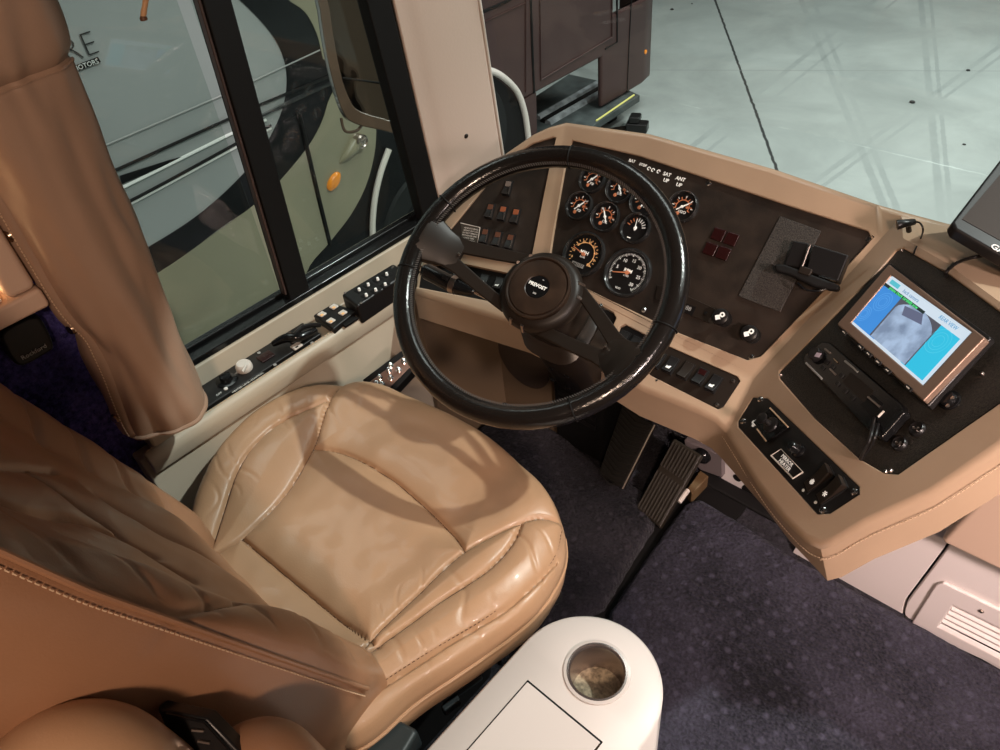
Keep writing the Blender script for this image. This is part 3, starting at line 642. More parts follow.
pplate('recess_panel', FL, HL1, -.011, .004, BLACKM, dash)
r2p = pplate('switch_panel', FL, HL2, -.007, .006, BLACK, dash)
r3p = pplate('switch_panel', FL, HL3, -.003, .008, BROWNBLK, dash, .0015)
r4p = pplate('switch_panel', FL2, HL4, -.010, .005, BLACKM, dash)
mp_ = pplate('monitor_panel', FW, HW1, -.003, .01, GRAIN, dash, .0015)
sp_ = pplate('switch_panel', FW, HW2, -.001, .01, BLACK, dash, .0015)
def screw(fr, x, y, h, par=dash, r=.0048, m=None):
    bm = NB(); Mx = fr.m(x, y, h); lathe(bm, Mx, [(r, -.001), (r, .0015), (r*.7, .003), (0, .0032)], 14)
    o = obj('screw', bm, m or CHROME, par); bm = NB(); box(bm, Mx @ T(0, 0, .0030), r*1.2, r*.25, .0005); box(bm, Mx @ T(0, 0, .0030), r*.25, r*1.2, .0005); obj('screw_slot', bm, BLACKM, o)
for x, y in ((644, 310), (708.6, 183.6), (869, 239), (751.5, 357)): screw(FG, x, y, -.005)
for x, y in ((657, 381), (733, 381), (717, 405)): screw(FL, x, y, -.003, r=.0035, m=STEEL)
for x, y in ((760.6, 399.5), (743.5, 421.5), (854.5, 492), (823, 510)): screw(FW, x, y, -.001, r=.0052)
for x, y in ((982.5, 374), (781.5, 375.5), (902, 251)): screw(FW, x, y, -.003, r=.0025, m=STEEL)
for x, y in ((886, 472), (891, 471)): screw(FW, x, y, -.003, r=.003, m=STEEL)
# gauges
def ticks(bm, r0, r1, a0, a1, n, w, z):
    for i in range(n):
        a = a0+(a1-a0)*i/(n-1); box(bm, R2(a) @ T((r0+r1)/2, 0, z), abs(r1-r0), w, .0004)
def arc(bm, r, w, a0, a1, z, n=40):
    A = []
    for i in range(n+1):
        a = a0+(a1-a0)*i/n; A.append((bm.verts.new((r*cos(a), r*sin(a), z)), bm.verts.new(((r+w)*cos(a), (r+w)*sin(a), z))))
    for p, q in zip(A, A[1:]): bm.faces.new((p[0], p[1], q[1], q[0]))
def gauge(x, y, R, kind, ring, na, lbl):
    R *= 1.07; Mx = FG.m(x, y, -.005); par = thing_part('gauge', dash, Mx, lbl)
    bm = NB(); lathe(bm, Mx, [(R, -.002), (R, .006), (R*.97, .009), (R*.91, .0095), (R*.88, .008), (R*.84, .0035)], 48, cap=False); obj('bezel', bm, BEZ, par)
    if ring:
        bm = NB(); lathe(bm, Mx, [(R*.955, .0088), (R*.93, .0103), (R*.90, .0088)], 48, cap=False); obj('bright_ring', bm, SILV, par)
    bm = NB(); lathe(bm, Mx, [(R*.86, .003), (0, .003)], 40, cap=False); obj('dial_face', bm, BLACK, par)
    def sub(name, b, m): b.transform(Mx); obj(name, b, m, par, smooth=False)
    D = radians
    if kind == 'speedo':
        b = NB(); ticks(b, R*.62, R*.70, D(215), D(-35), 19, .0009, .0036); arc(b, R*.5, R*.03, D(150), D(-40), .0036); sub('dial_marks', b, AMBERM)
        for i, s in enumerate(('0', '10', '20', '30', '40', '50', '60', '70', '80')):
            a = D(208-248*i/8); text('dial_numbers', s, Mx @ T(R*.56*cos(a), R*.56*sin(a), .0036), R*.16, AMBERM, par, .0002)
        text('dial_numbers', 'MPH', Mx @ T(0, R*.08, .0038), R*.22, WHITEL, par, .0002, bold=.0002); text('dial_numbers', 'km/h', Mx @ T(0, -R*.12, .0038), R*.13, WHITEL, par, .0002)
        b = NB(); box(b, T(-R*.05, -R*.5, .0036), R*.62, R*.17, .0004); sub('odometer', b, GREY)
        text('dial_numbers', '042137', Mx @ T(-R*.05, -R*.5, .0042), R*.17, BLACKM, par, .0002)
    elif kind == 'tacho':
        b = NB(); ticks(b, R*.70, R*.78, D(215), D(-50), 56, .0006, .0036); ticks(b, R*.66, R*.78, D(215), D(-50), 12, .0011, .0036); sub('dial_marks', b, WHITEL)
        for i, s in enumerate(('5', '10', '15', '20', '25', '30')):
            a = D(170-215*i/5); text('dial_numbers', s, Mx @ T(R*.52*cos(a), R*.52*sin(a), .0036), R*.19, WHITEL, par, .0002)
        text('dial_numbers', 'RPM', Mx @ T(0, R*.08, .0038), R*.2, WHITEL, par, .0002, bold=.0002); text('dial_numbers', 'x100', Mx @ T(0, -R*.12, .0038), R*.12, WHITEL, par, .0002)
        text('dial_numbers', 'VDO', Mx @ T(-R*.1, -R*.68, .0038), R*.11, WHITEL, par, .0002)
    elif kind == 'fuel':
        b = NB(); ticks(b, R*.45, R*.68, D(165), D(105), 4, .0016, .0036); sub('dial_marks', b, ORANGE)
        b = NB(); ticks(b, R*.45, R*.68, D(88), D(20), 5, .0016, .0036); sub('dial_marks', b, WHITEL)
        text('dial_numbers', '0', Mx @ T(0, 0, .0038), R*.42, WHITEL, par, .0002, bold=.0003); b = NB(); box(b, T(-R*.15, -R*.66, .0036), R*.25, R*.07, .0004); sub('dial_marks', b, WHITEL)
    else:
        b = NB(); arc(b, R*.40, R*.06, D(200), D(-20), .0036); ticks(b, R*.42, R*.62, D(200), D(-20), 9, .0014, .0037); sub('dial_marks', b, ORANGE)
        b = NB(); ticks(b, R*.56, R*.7, D(180), D(0), 5, .0014, .0038); box(b, T(0, 0, .0036) @ R2(na), R*.8, R*.06, .0012); sub('dial_marks', b, WHITEL)
        b = NB(); lathe(b, T(-R*.15, -R*.45, .0034), [(R*.13, 0), (0, .0008)], 12, cap=False); lathe(b, T(R*.3, R*.05, .0034), [(R*.09, 0), (0, .0008)], 12, cap=False); sub('warning_lamp', b, ORANGE)
        text('dial_numbers', 'PSI' if kind == 'psi' else 'OIL' if kind == 'oil' else 'H2O', Mx @ T(R*.12, -R*.3, .0038), R*.26, WHITEL, par, .0002)
    b = NB(); L_ = R*.62
    vv = [b.verts.new((p[0], p[1], .0055)) for p in ((-R*.14, -R*.03), (L_, -R*.012), (L_, R*.012), (-R*.14, R*.03))]; b.faces.new(vv); e = bmesh.ops.extrude_face_region(b, geom=b.faces[:]); bmesh.ops.translate(b, vec=(0, 0, .0008), verts=[g for g in e['geom'] if isinstance(g, bmesh.types.BMVert)]); b.transform(R2(na)); lathe(b, T(0, 0, .0036), [(R*.08, 0), (R*.08, .003), (0, .0034)], 14)
    sub('needle', b, ORANGE if kind in ('speedo', 'tacho') else WHITEL)
def thing_part(name, parent, Mx, label=None):
    """an Empty part that carries sub-parts"""
    o = bpy.data.objects.new(name, None); o.empty_display_size = .02; COL.objects.link(o); o.parent = parent
    o.matrix_parent_inverse = PW(parent).inverted(); o.location = Mx.to_translation()
    if label: o['label'] = label
    return o
D_ = radians
for x, y, R, k, ring, na, lb in (
    (593, 180, .0265, 'psi', 0, D_(50), None), (620.6, 189.5, .0275, 'oil', 1, D_(130), None), (645, 202, .0275, 'psi', 1, D_(80), None), (683, 207.5, .028, 'h2o', 1, D_(40), None),
    (580, 206.5, .0275, 'psi', 0, D_(50), None), (606, 217.5, .0285, 'oil', 1, D_(125), None), (636, 229, .028, 'fuel', 0, D_(100), None),
    (584.4, 254.8, .0425, 'speedo', 0, D_(165), 'large speedometer with amber marks'), (628, 273.3, .0445, 'tacho', 0, D_(196), 'large rev counter with white marks')):
    gauge(x, y, R, k, ring, na, lb)
# icons and small words on the top strip of the gauge panel
FGp = lambda x, y, h=-.0048: FG.m(x, y, h)
for x, y, s, z in ((667, 174.5, 'SAT', .0095), (666, 180.5, 'UP', .0095), (680.5, 179, 'ANT', .0095), (679, 185, 'UP', .0095), (632, 161, 'BAT', .008), (643, 165, 'STOP', .007)):
    text('marking', s, FGp(x, y), z, WHITEL, gp, .0002, bold=.0002)
for x, y in ((649, 168.5), (653, 170), (658.5, 171.5)):
    bm = NB(); arc(bm, .002, .0018, 0, 5.2, 0, 16); bm.transform(FGp(x, y)); obj('marking', bm, WHITEL, gp, smooth=False)
# warning lens cluster
for x, y in ((718.5, 235), (731.5, 239.5), (710.5, 249.5), (723.5, 253.5)):
    bm = NB(); box(bm, FGp(x, y), .0235, .0225, .004); obj('warning_lens', bm, REDD, dash, .002)
# speckled adhesive pad and the folded bracket standing on it
pad = pplate('textured_pad', FG, [(780, 216), (821, 231), (780, 312), (738, 296)], -.002, .004, GRAINL, dash, .001)
# indicator plate behind the wheel rim
bm = NB(); pts = smoothpts(ppx(FG, [(657, 288), (662, 286), (710, 306), (714, 311), (709, 320), (704, 321), (659, 302), (655, 297)], -.003), 2, True); prism(bm, pts, FG.n, .003); ip = obj('indicator_plate', bm, BROWNBLK, dash, .0008)
pplate('display_window', FG, [(680, 301), (696, 307), (692, 316), (677, 309)], -.0022, .001, BLACKG, ip)
text('marking', '888', FG.m(687, 308, -.0019), .011, GREY, ip, .0002)
for x, y in ((663, 294), (705.5, 313)):
    bm = NB(); lathe(bm, FG.m(x, y, -.003), [(.003, 0), (.003, .001), (0, .0013)], 12); obj('rivet', bm, BLACKM, ip)
# two pull knobs
for x, y in ((724.5, 319.5), (753, 336)):
    Mx = FG.m(x, y, -.005); kp = thing_part('pull_knob', dash, Mx)
    bm = NB(); lathe(bm, Mx, [(.0135, -.001), (.0135, .002), (.006, .003), (.0055, .013), (.013, .016), (.0145, .020), (.0135, .026), (.011, .0275), (0, .0275)], 28); obj('knob_body', bm, BLACK, kp)
    bm = NB(); arc(bm, .0018, .0028, 0, 2*pi, 0, 16); bm.transform(Mx @ T(.003, .004, .0279)); obj('icon', bm, WHITEL, kp, smooth=False)
    bm = NB(); box(bm, Mx @ T(-.0025, -.003, .0277) @ R2(.6), .008, .008, .0004); obj('icon', bm, WHITEL, kp)
# rocker switches
def rocker(fr, x, y, w, l, h, par=dash, rot=0, mark=WHITE, base=BLACKM, top=BLACK, kind='icon', lit=None):
    Mx = fr.m(x, y, h, rot); rk = thing_part('rocker_switch', par, Mx)
    bm = NB(); box(bm, Mx, w*1.16, l*1.1, .003, -.001); obj('switch_frame', bm, base, rk, .0008)
    bm = NB(); ys = [(-l/2, .011), (-l*.05, .0045), (l/2, .0035), (l/2, .0), (-l/2, 0)]
    A = [bm.verts.new(Mx @ V((-w/2, a, b+.001))) for a, b in ys]; B = [bm.verts.new(Mx @ V((w/2, a, b+.001))) for a, b in ys]
    bm.faces.new(A); bm.faces.new(B[::-1])
    for i in range(5): j = (i+1) % 5; bm.faces.new((A[i], A[j], B[j], B[i]))
    obj('rocker', bm, top, rk, .0008)
    if lit is not None:
        bm = NB(); box(bm, Mx @ T(0, l*.26, .0045) @ Matrix.Rotation(-.03, 4, 'X'), w*.8, l*.36, .0012); obj('lens', bm, lit, rk, .0006)
    if kind == 'icon':
        bm = NB(); box(bm, Mx @ T(0, -l*.24, .0088) @ Matrix.Rotation(-.45, 4, 'X'), w*.45, l*.16, .0006); box(bm, Mx @ T(w*.1, -l*.19, .0083) @ Matrix.Rotation(-.45, 4, 'X') @ R2(.7), w*.4, l*.06, .001); obj('icon', bm, mark, rk)
    elif kind == 'edge':
        bm = NB(); box(bm, Mx @ T(w*.47, -l*.18, .0045), w*.07, l*.55, .0065); obj('chrome_edge', bm, CHROME, rk)
    return rk
BRL = mat('brown rocker lens', (.12, .05, .03), .3); BRO = mat('rust rocker lens', (.3, .09, .04), .3); GRR = mat('grey rocker lens', (.18, .14, .12), .35); 
for x, y, lt in ((508, 188.5, GRR), (490.3, 211.5, BRL), (503, 213.8, BRO), (515.8, 216.6, BRO), (485, 236.4, BRL), (497.7, 239.2, BRL), (510.2, 242, BRL)):
    rocker(FG2, x, y, .0155, .031, -.005, mark=GREY, kind='edge', lit=lt)
pq = [(460.6, 223), (480, 227.5), (477, 246), (462, 242)]
pc = pplate('warning_placard', FG2, pq, -.0035, .0015, mat('dark placard', (.05, .04, .03), .5), dash)
bm = NB(); P = ppx(FG2, pq, -.003); tube(bm, P[:3], .0008, 6); obj('placard_border', bm, IVORY, pc)
Mx = FG2.m(469.8, 234.5, -.0033)
for i, s in enumerate(('VEHICLE OVERALL', 'HEIGHT 12 FT 6 IN', 'DO NOT OPERATE', 'WITH DOOR OPEN', 'CHECK TIRES', 'AND OIL DAILY')): text('marking', s, Mx @ T(0, .0125-.0052*i, 0), .0042, IVORY, pc, .0001)
for x, y in ((484, 281), (499, 284)): rocker(FL2, x, y, .017, .026, -.0095, mark=WHITE, kind='icon')
for x, y in ((470, 278), (457, 275.5)): rocker(FL2, x, y, .014, .024, -.0095, kind='none')
rocker(FL, 623, 338, .018, .026, -.0065, kind='icon', mark=GREY); rocker(FL, 635, 344, .018, .026, -.0065, kind='icon', mark=GREY)
for i, (x, y) in enumerate(((658, 360.5), (671, 365.5), (686, 371), (700.5, 377), (714, 384))): rocker(FL, x, y, .0165, .030, -.0025, kind='icon' if i in (1, 4) else 'none', mark=WHITEL, top=BLACK if i != 2 else BROWNBLK, lit=REDD if i == 3 else None)
for x, y in ((603, 308), (595, 318)): 
    bm = NB(); lathe(bm, FL.m(x, y, -.011), [(.006, 0), (.005, .010), (.003, .013), (0, .013)], 12); obj('toggle', bm, CHROME, dash)
# wing switch strip
Mrot = FW.mu(770, 408, 788, 427, 0)
mirj = thing_part('mirror_joystick', dash, FW.m(771, 425, 0))
pplate('joystick_frame', FW, [(770, 408), (788, 427), (767, 441), (753, 422)], .0035, .004, BLACKG, mirj, .001)
bm = NB(); P = ppx(FW, [(770, 408), (788, 427)], .004); tube(bm, P, .0012, 6); P = ppx(FW, [(766, 441), (757, 429)], .004); tube(bm, P, .0012, 6); obj('frame_mark', bm, STITCH, mirj)
bm = NB(); lathe(bm, FW.m(771, 425, .0035), [(.013, 0), (.012, .003), (.005, .005), (.004, .014), (.009, .02), (.009, .023), (0, .025)], 24); obj('stick', bm, BLACK, mirj)
bm = NB()
for k in range(4): Mq = FW.m(755, 423, .0005) @ R2(k*pi/2+.3) @ T(.0042, 0, 0); lathe(bm, Mq, [(.0032, 0), (.0032, .0006), (0, .0006)], 10)
obj('fan_icon', bm, WHITEL, mirj)
lbp = [(781, 449), (803, 472), (793, 478.5), (771, 455.5)]
bm = NB(); P = ppx(FW, lbp, .0006); tube(bm, [P[i % 4] for i in (3, 0, 1, 2)], .0006, 6); tube(bm, [P[1], P[2], P[3]], .0012, 6); obj('label_border', bm, IVORY, sp_)
Mx = FW.mu(771, 455.5, 793, 478.5)
for i, s in enumerate(('MIRROR', 'HEATER')):
    p = FW.p(787-i*2.5, 460.5+i*4.5, .0004); Mq = Mx.copy(); Mq.translation = p; text('marking', s, Mq, .0085, WHITEL, sp_, .0002)
bm = NB(); lathe(bm, FW.m(799, 451, -.001), [(.011, 0), (.0105, .004), (.008, .006), (.0075, .017), (.006, .019), (0, .019)], 24); kb = obj('knob', bm, BLACKG, dash)
bm = NB(); lathe(bm, FW.m(794.5, 445.5, -.001), [(.002, 0), (.002, .001), (0, .0014)], 10); obj('indicator_lamp', bm, WHITE, sp_)
for (x, y, ic) in ((819, 480, 0), (832, 492, 1)):
    Mq = FW.mu(807, 486, 828, 472.0); Mq.translation = FW.p(x, y, -.001); rk = thing_part('rocker_switch', dash, Mq, 'black paddle rocker with a white icon')
    bm = NB(); box(bm, Mq, .046, .021, .003, -.001); obj('switch_frame', bm, BLACKM, rk, .0008)
    bm = NB(); ys = [(-.02, .002), (.0, .004), (.02, .010), (.022, .0), (-.02, 0)]; A = [bm.verts.new(Mq @ V((a, -.009, b+.001))) for a, b in ys]; B = [bm.verts.new(Mq @ V((a, .009, b+.001))) for a, b in ys]
    bm.faces.new(A); bm.faces.new(B[::-1])
    for i in range(5): j = (i+1) % 5; bm.faces.new((A[i], A[j], B[j], B[i]))
    obj('rocker', bm, BROWNBLK, rk, .0008)
    bm = NB()
    for k in range(5 if ic == 0 else 3): box(bm, Mq @ T(-.008, 0, .0042) @ R2(k*pi/(5 if ic == 0 else 3)), .008, .0012, .0006)
    if ic: arc(bm, .003, .001, 0, 2*pi, 0, 14); 
    obj('icon', bm, WHITEL, rk, smooth=False)
    bm = NB(); box(bm, Mq @ T(.0215, 0, .004), .001, .018, .007); obj('edge_glint_strip', bm, STEEL, rk)
    bm = NB(); lathe(bm, Mq @ T(-.026, 0, 0), [(.0022, 0), (.0022, .001), (0, .0016)], 10); obj('indicator_lamp', bm, WHITE, rk)
# knob on monitor panel
bm = NB(); Mx = FW.m(950.5, 401, -.003); lathe(bm, Mx, [(.013, 0), (.013, .003), (.010, .004), (.009, .012), (.0, .013)], 24); kb = obj('knob', bm, BLACKG, dash)
for x, y in ((953, 398), (948, 406)):
    bm = NB(); lathe(bm, FW.m(x, y, .0095), [(.0024, 0), (.0024, .0012), (0, .0018)], 10); obj('pin', bm, STEEL, kb)
for x, y in ((900.5, 444), (918, 429.5)):
    bm = NB(); Mx = FW.m(x, y, -.003); lathe(bm, Mx, [(.0105, 0), (.0105, .002), (.0085, .005), (.006, .003), (0, .003)], 20); so = obj('socket', bm, BLACK, dash)
    bm = NB()
    for dx in (-.003, .003): lathe(bm, Mx @ R2(.6) @ T(dx, 0, .003), [(.0016, 0), (.0016, .002), (0, .0026)], 8)
    obj('socket_pins', bm, STEEL, so)
# ------------------------------------------------------------------ monitor
mon = thing('rear_view_monitor', 'bronze framed flat monitor showing a camera picture on blue on the right dash wing', 'monitor', FW.p(910, 330))
MH = .026
oc = [(888.7, 264), (984.7, 337.3), (923, 401), (836.7, 324)]; ic = [(891, 275), (971.5, 332), (923, 385), (850.5, 322.5)]
BRZ = mat('bronze monitor frame', (.30, .20, .15), .42, metal=.6)
pplate('frame', FW, oc, MH, .012, BRZ, mon, .002, holes=[ic])
pplate('back_case', FW, [(890, 262), (991, 337), (927, 407), (837, 328)], MH-.0085, .012, BLACK, mon, .003)
def mixp(q, u, v):
    a, b, c, d = (FW.p(*p, MH-.002) for p in q); return (a*(1-u)+b*u)*(1-v)+(d*(1-u)+c*u)*v
def spoly(name, uv, m, h, par):
    bm = NB(); P = [mixp(ic, u, v)+FW.n*h for u, v in uv]; prism(bm, P, FW.n, .0003); return obj(name, bm, m, par, smooth=False)
def em(name, c, s=1.0): return mat(name, tuple(x*.1 for x in c), .4, emit=c, es=s)
SCR = em('screen white glow', (.75, .88, 1.0), .8); scr = spoly('screen', [(0, 0), (1, 0), (1, 1), (0, 1)], SCR, 0, mon)
spoly('screen_area', [(.02, .17), (.34, .17), (.34, .96), (.02, .96)], em('screen blue', (.05, .28, .75), .9), .0006, scr)
spoly('screen_area', [(.70, .17), (.97, .17), (.97, .96), (.70, .96)], em('screen cyan', (.03, .55, .80), .9), .0006, scr)
cmm = em('camera picture', (.28, .40, .62), .9)
t = cmm.node_tree; b = t.nodes['Principled BSDF']; tc = t.nodes.new('ShaderNodeTexCoord'); nz = t.nodes.new('ShaderNodeTexNoise'); nz.inputs['Scale'].default_value = 38; nz.inputs['Detail'].default_value = 4; r = t.nodes.new('ShaderNodeValToRGB')
r.color_ramp.elements[0].position = .35; r.color_ramp.elements[0].color = (.20, .27, .40, 1); r.color_ramp.elements[1].position = .62; r.color_ramp.elements[1].color = (.42, .55, .75, 1)
t.links.new(tc.outputs['Object'], nz.inputs['Vector']); t.links.new(nz.outputs['Fac'], r.inputs['Fac']); t.links.new(r.outputs['Color'], b.inputs['Emission Color'])
spoly('camera_picture', [(.27, .17), (.76, .17), (.76, .95), (.27, .95)], em('camera picture dark', (.10, .10, .13), .8), .0010, scr)
spoly('camera_picture', [(max(.29, min(.75, .515+.30*cos(a))), min(.95, .66+.50*sin(a))) for a in [2*pi*k/40 for k in range(40)]], cmm, .0014, scr)
spoly('camera_picture', [(.36, .26), (.56, .20), (.62, .34), (.40, .40)], em('camera picture vehicle', (.14, .16, .26), .8), .0018, scr)
spoly('screen_text_bar', [(.05, .045), (.17, .045), (.17, .12), (.05, .12)], em('teal icon', (.1, .55, .65), .9), .0008, scr)
Mq = FW.mu(891, 275, 971.5, 332)
def scrtext(s, u, v, size, c):
    M_ = Mq.copy(); M_.translation = mixp(ic, u, v)+FW.n*.0020; text('screen_text', s, M_, size, c, scr, .0001)
scrtext('back camera', .34, .085, .0075, em('text blue', (.15, .35, .6), .8)); scrtext('REAR VIEW', .8, .085, .0075, em('text blue pale', (.1, .4, .7), .8))
spoly('screen_text_bar', [(.02, .15), (.56, .15), (.56, .20), (.02, .20)], em('text strip dark', (.02, .05, .05), .5), .0016, scr)
scrtext('please check carefully now', .29, .175, .0066, em('text green', (.1, .9, .25), 1.0))
for k, (u, v, rr) in enumerate(((.14, .42, .10), (.06, .75, .08), (.84, .38, .12))):
    bm = NB(); c = mixp(ic, u, v)+FW.n*.0010; M_ = Mq.copy(); M_.translation = c
    for q_ in (1, .72, .45): arc(bm, .14*rr*q_, .0008, 0, 2*pi, 0, 30)
    bm.transform(M_); obj('screen_rings', bm, em('screen ring glow', (.12, .4, .85) if k < 2 else (.1, .65, .85), .9), scr, smooth=False)
bm = NB(); 
for (x, y) in ((844.7, 333), (861, 347.5), (869, 354.5), (878.5, 362.5), (888, 371), (909, 388.5)):
    bm = NB(); M_ = Mq.copy(); M_.translation = FW.p(x, y, MH); box(bm, M_, .0145, .0055, .0022); kb = obj('button', bm, BLACK, mon, .0008)
    bm = NB(); box(bm, M_ @ T(0, 0, .0022), .006, .0015, .0003); obj('button_mark', bm, IVORY, kb)
bm = NB(); M_ = Mq.copy(); M_.translation = FW.p(915, 335, -.003); box(bm, M_, .05, .05, MH-.012); obj('mount', bm, BLACK, mon, .003)
# ------------------------------------------------------------------ radio
rad = thing('radio', 'black slim radio with a knob and open slot below the monitor', 'radio', FW.p(850, 385))
rp = [(822, 341), (830, 342), (902, 404), (905, 411), (881, 438), (873, 436), (803, 361), (804, 355)]
pplate('case', FW, rp, .012, .015, BLACKG, rad, .003)
Mr = FW.mu(822, 345, 900, 408)
def rq(name, pts, h, t, m, **k): return pplate(name, FW, pts, h, t, m, rad, **k)
rq('display', [(851, 372), (874, 391), (864, 402), (842, 382)], .0128, .001, BROWNBLK)
rq('cassette_slot', [(872, 394), (884, 404), (872, 416), (861, 405)], .0125, .001, BLACKM)
bm = NB(); lathe(bm, FW.m(817.5, 356, .012), [(.011, 0), (.0105, .008), (.009, .010), (0, .0105)], 24); kn = obj('volume_knob', bm, BLACK, rad)
bm = NB(); box(bm, FW.m(818, 355, .0225, .4), .010, .007, .0005); obj('knob_mark', bm, mat('pale violet mark', (.6, .5, .6), .4), kn)
for a, b, m_ in (((825, 349), (830, 353), STEEL), ((834, 359), (838, 363), BRASS), ((830, 369), (836, 375), STEEL), ((845, 361), (858, 372), GREY), ((868, 397), (880, 407), STEEL), ((806, 363), (822, 379), GREY), ((884, 411), (878, 417), IVORY)):
    bm = NB(); tube(bm, [FW.p(*a, .0125), FW.p(*b, .0125)], .0016, 6); obj('trim_bar', bm, m_, rad)
for x, y in ((827, 362), (833, 367), (823, 368), (842, 376), (838, 384), (846, 391), (853, 398)):
    bm = NB(); M_ = Mr.copy(); M_.translation = FW.p(x, y, .012); box(bm, M_, .008, .006, .002); obj('button', bm, BLACK, rad, .0006)
# aux cable hanging from the radio
bm = NB(); P = [FW.p(874, 418, .014), FW.p(872, 430, .03), FW.p(868, 443, .03), FW.p(862, 455, .012), FW.p(861, 459, .003), FW.p(868, 450, .008), FW.p(875, 437, .02), FW.p(878, 424, .014)]
tube(bm, smoothpts(P, 6), .0022, 8); tag(obj('short_cable', bm, BLACK), 'short black cable looping out of the radio slot', 'cable')
# phone cradle on the gauge panel
cr = thing('phone_cradle', 'black folding phone cradle clipped over the speckled pad on the gauge panel', 'phone holder', FG.p(810, 262))
bm = NB(); prism(bm, ppx(FG, [(793, 240), (809, 243), (803, 270), (784, 265)], .02), FG.n, .022); obj('left_wing', bm, BLACK, cr, .003)
bm = NB(); prism(bm, ppx(FG, [(813, 244), (849, 255), (838, 282), (806, 271)], .024), FG.n, .024); obj('right_wing', bm, BLACK, cr, .003)
bm = NB(); tube(bm, [FG.p(810, 245, .024), FG.p(801, 270, .024)], .0022, 8); obj('silver_hinge', bm, STEEL, cr)
bm = NB(); tube(bm, [FG.p(819, 276, .026), FG.p(836, 281, .026)], .0012, 8); obj('chrome_line', bm, CHROME, cr)
bm = NB(); prism(bm, ppx(FG, [(774, 264), (784, 264), (840, 285), (838, 291), (815, 287), (790, 275), (775, 271)], .036), FG.n, .014); obj('support_arm', bm, BLACKM, cr, .004)
bm = NB(); tube(bm, smoothpts([FG.p(798, 283, .03), FG.p(806, 290, .034), (FG.p(818, 291, .034)), FG.p(832, 287, .03)], 6), .0018, 8); obj('wire_bail', bm, BLACKG, cr)
bm = NB(); box(bm, FG.m(806, 272, .030), .02, .012, .008); obj('latch', bm, BROWNBLK, cr, .002)
# microphone clip and its lead
mc = thing('clip_microphone', 'tiny black clip microphone perched on the dash top right of the gauge panel', 'microphone', onz(906, 226, .84))
zc = a3.z+.018
bm = NB(); tube(bm, smoothpts([onz(897, 225, zc), onz(905, 223.5, zc+.002), onz(914, 222, zc)], 5), .006, 12, rf=lambda t: .0075-.003*t); obj('capsule', bm, BLACK, mc)
bm = NB(); tube(bm, [onz(908, 224, zc-.002), onz(909, 231, zc-.018)], .004, 8); obj('clip', bm, BLACKG, mc)
bm = NB(); P = [onz(914, 222, zc), onz(920, 223, zc+.006), onz(923, 230, zc), onz(920, 240, a3.z-.012), FW.p(915, 250, .006), FW.p(914, 254, -.002)]; tube(bm, smoothpts(P, 6), .0013, 8); obj('lead', bm, BLACK, mc)
# sat nav unit top right
gps = thing('navigation_unit', 'dark navigation tablet cut by the right edge of the picture above the dash', 'navigation unit', dz(1010, 235, 1.05))
g0, g1, g2_ = dz(953, 226, .98), dz(1030, 143, 1.03), dz(1040, 285, .93)
gu = (g2_-g0).normalized(); gn = gu.cross(g1-g0).normalized(); 
if gn.dot(CAM-g0) < 0: gn = -gn
FGPS = Fr(g0, gn, gu)
q = [(952, 222), (955, 229), (1036, 276), (1044, 270), (1100, 180), (1090, 172), (1010, 152), (1004, 155)]
pplate('case', FGPS, q, 0, .02, BLACK, gps, .004, seg=3)
pplate('screen', FGPS, [(962, 219), (1032, 258), (1082, 184), (1010, 163)], .0006, .001, mat('dark screen glass', (.03, .022, .018), .5, spec=.15), gps)
Mg = FGPS.mu(955, 229, 1036, 276); Mg.translation = FGPS.p(1009, 255.5, .0006); text('lettering', 'GARMIN', Mg, .0125, WHITE, gps, .0002, bold=.0002)
bm = NB(); c = FGPS.p(1030, 215, -.02); e_ = V((c.x+.02, c.y+.05, a3.z-.01)); tube(bm, [c, (c+e_)/2, e_], .012, 12); obj('mount_arm', bm, BLACK, gps)
bm = NB(); lathe(bm, T(e_.x, e_.y, a3.z-.03), [(.04, 0), (.038, .02), (.014, .026), (0, .028)], 24); obj('suction_base', bm, BLACK, gps)
bm = NB(); P = [FW.p(946, 276, -.002), FW.p(947, 271, .012), onz(957, 263, .845), onz(975, 257, .865), dz(1000, 256, 1.0), dz(1025, 262, .97)]; tube(bm, smoothpts(P, 7), .0024, 8); tag(obj('power_cable', bm, BLACK), 'black power cable running from the monitor panel up to the navigation unit', 'cable')

# ------------------------------------------------------------------ steering wheel and column
WC = V((-.6535, .697, .805)); az, el = radians(17), radians(58.2)
wn = V((cos(el)*sin(az), -cos(el)*cos(az), sin(el)))
FWH = Fr(WC, wn, (1, 0, 0))
whl = thing('steering_wheel', 'large black leather wrapped steering wheel with V spokes and round hub', 'steering wheel', WC)
def WM(h=0): m_ = FWH.m(543, 288, 0); m_.translation = WC+wn*h; return m_
RR, rr_ = .2175, .0175
bm = NB(); Mw = WM(); NT_, NS_ = 144, 24; rings = []
for i in range(NT_):
    a = 2*pi*i/NT_; r1 = rr_*(1+.012*sin(a*60))
    rings.append([bm.verts.new(Mw @ V(((RR+r1*cos(2*pi*k/NS_))*cos(a), (RR+r1*cos(2*pi*k/NS_))*sin(a), r1*sin(2*pi*k/NS_)))) for k in range(NS_)])
for i in range(NT_):
    a, b = rings[i], rings[(i+1) % NT_]
    for k in range(NS_): bm.faces.new((a[k], b[k], b[(k+1) % NS_], a[(k+1) % NS_]))
rim = obj('rim', bm, RIM, whl, ang=60)
bm = NB()
for i in range(330):
    a = 2*pi*i/330; box(bm, Mw @ R2(a) @ T(RR-rr_*.93, 0, rr_*.45) @ Matrix.Rotation(-.5, 4, 'Y') @ R2(.5), .005, .0012, .0012)
obj('rim_stitching', bm, mat('grey thread', (.10, .09, .085), .35), rim, smooth=False)
WLx = lambda x, y, h=0: (Mw.inverted() @ FWH.p(x, y, h))
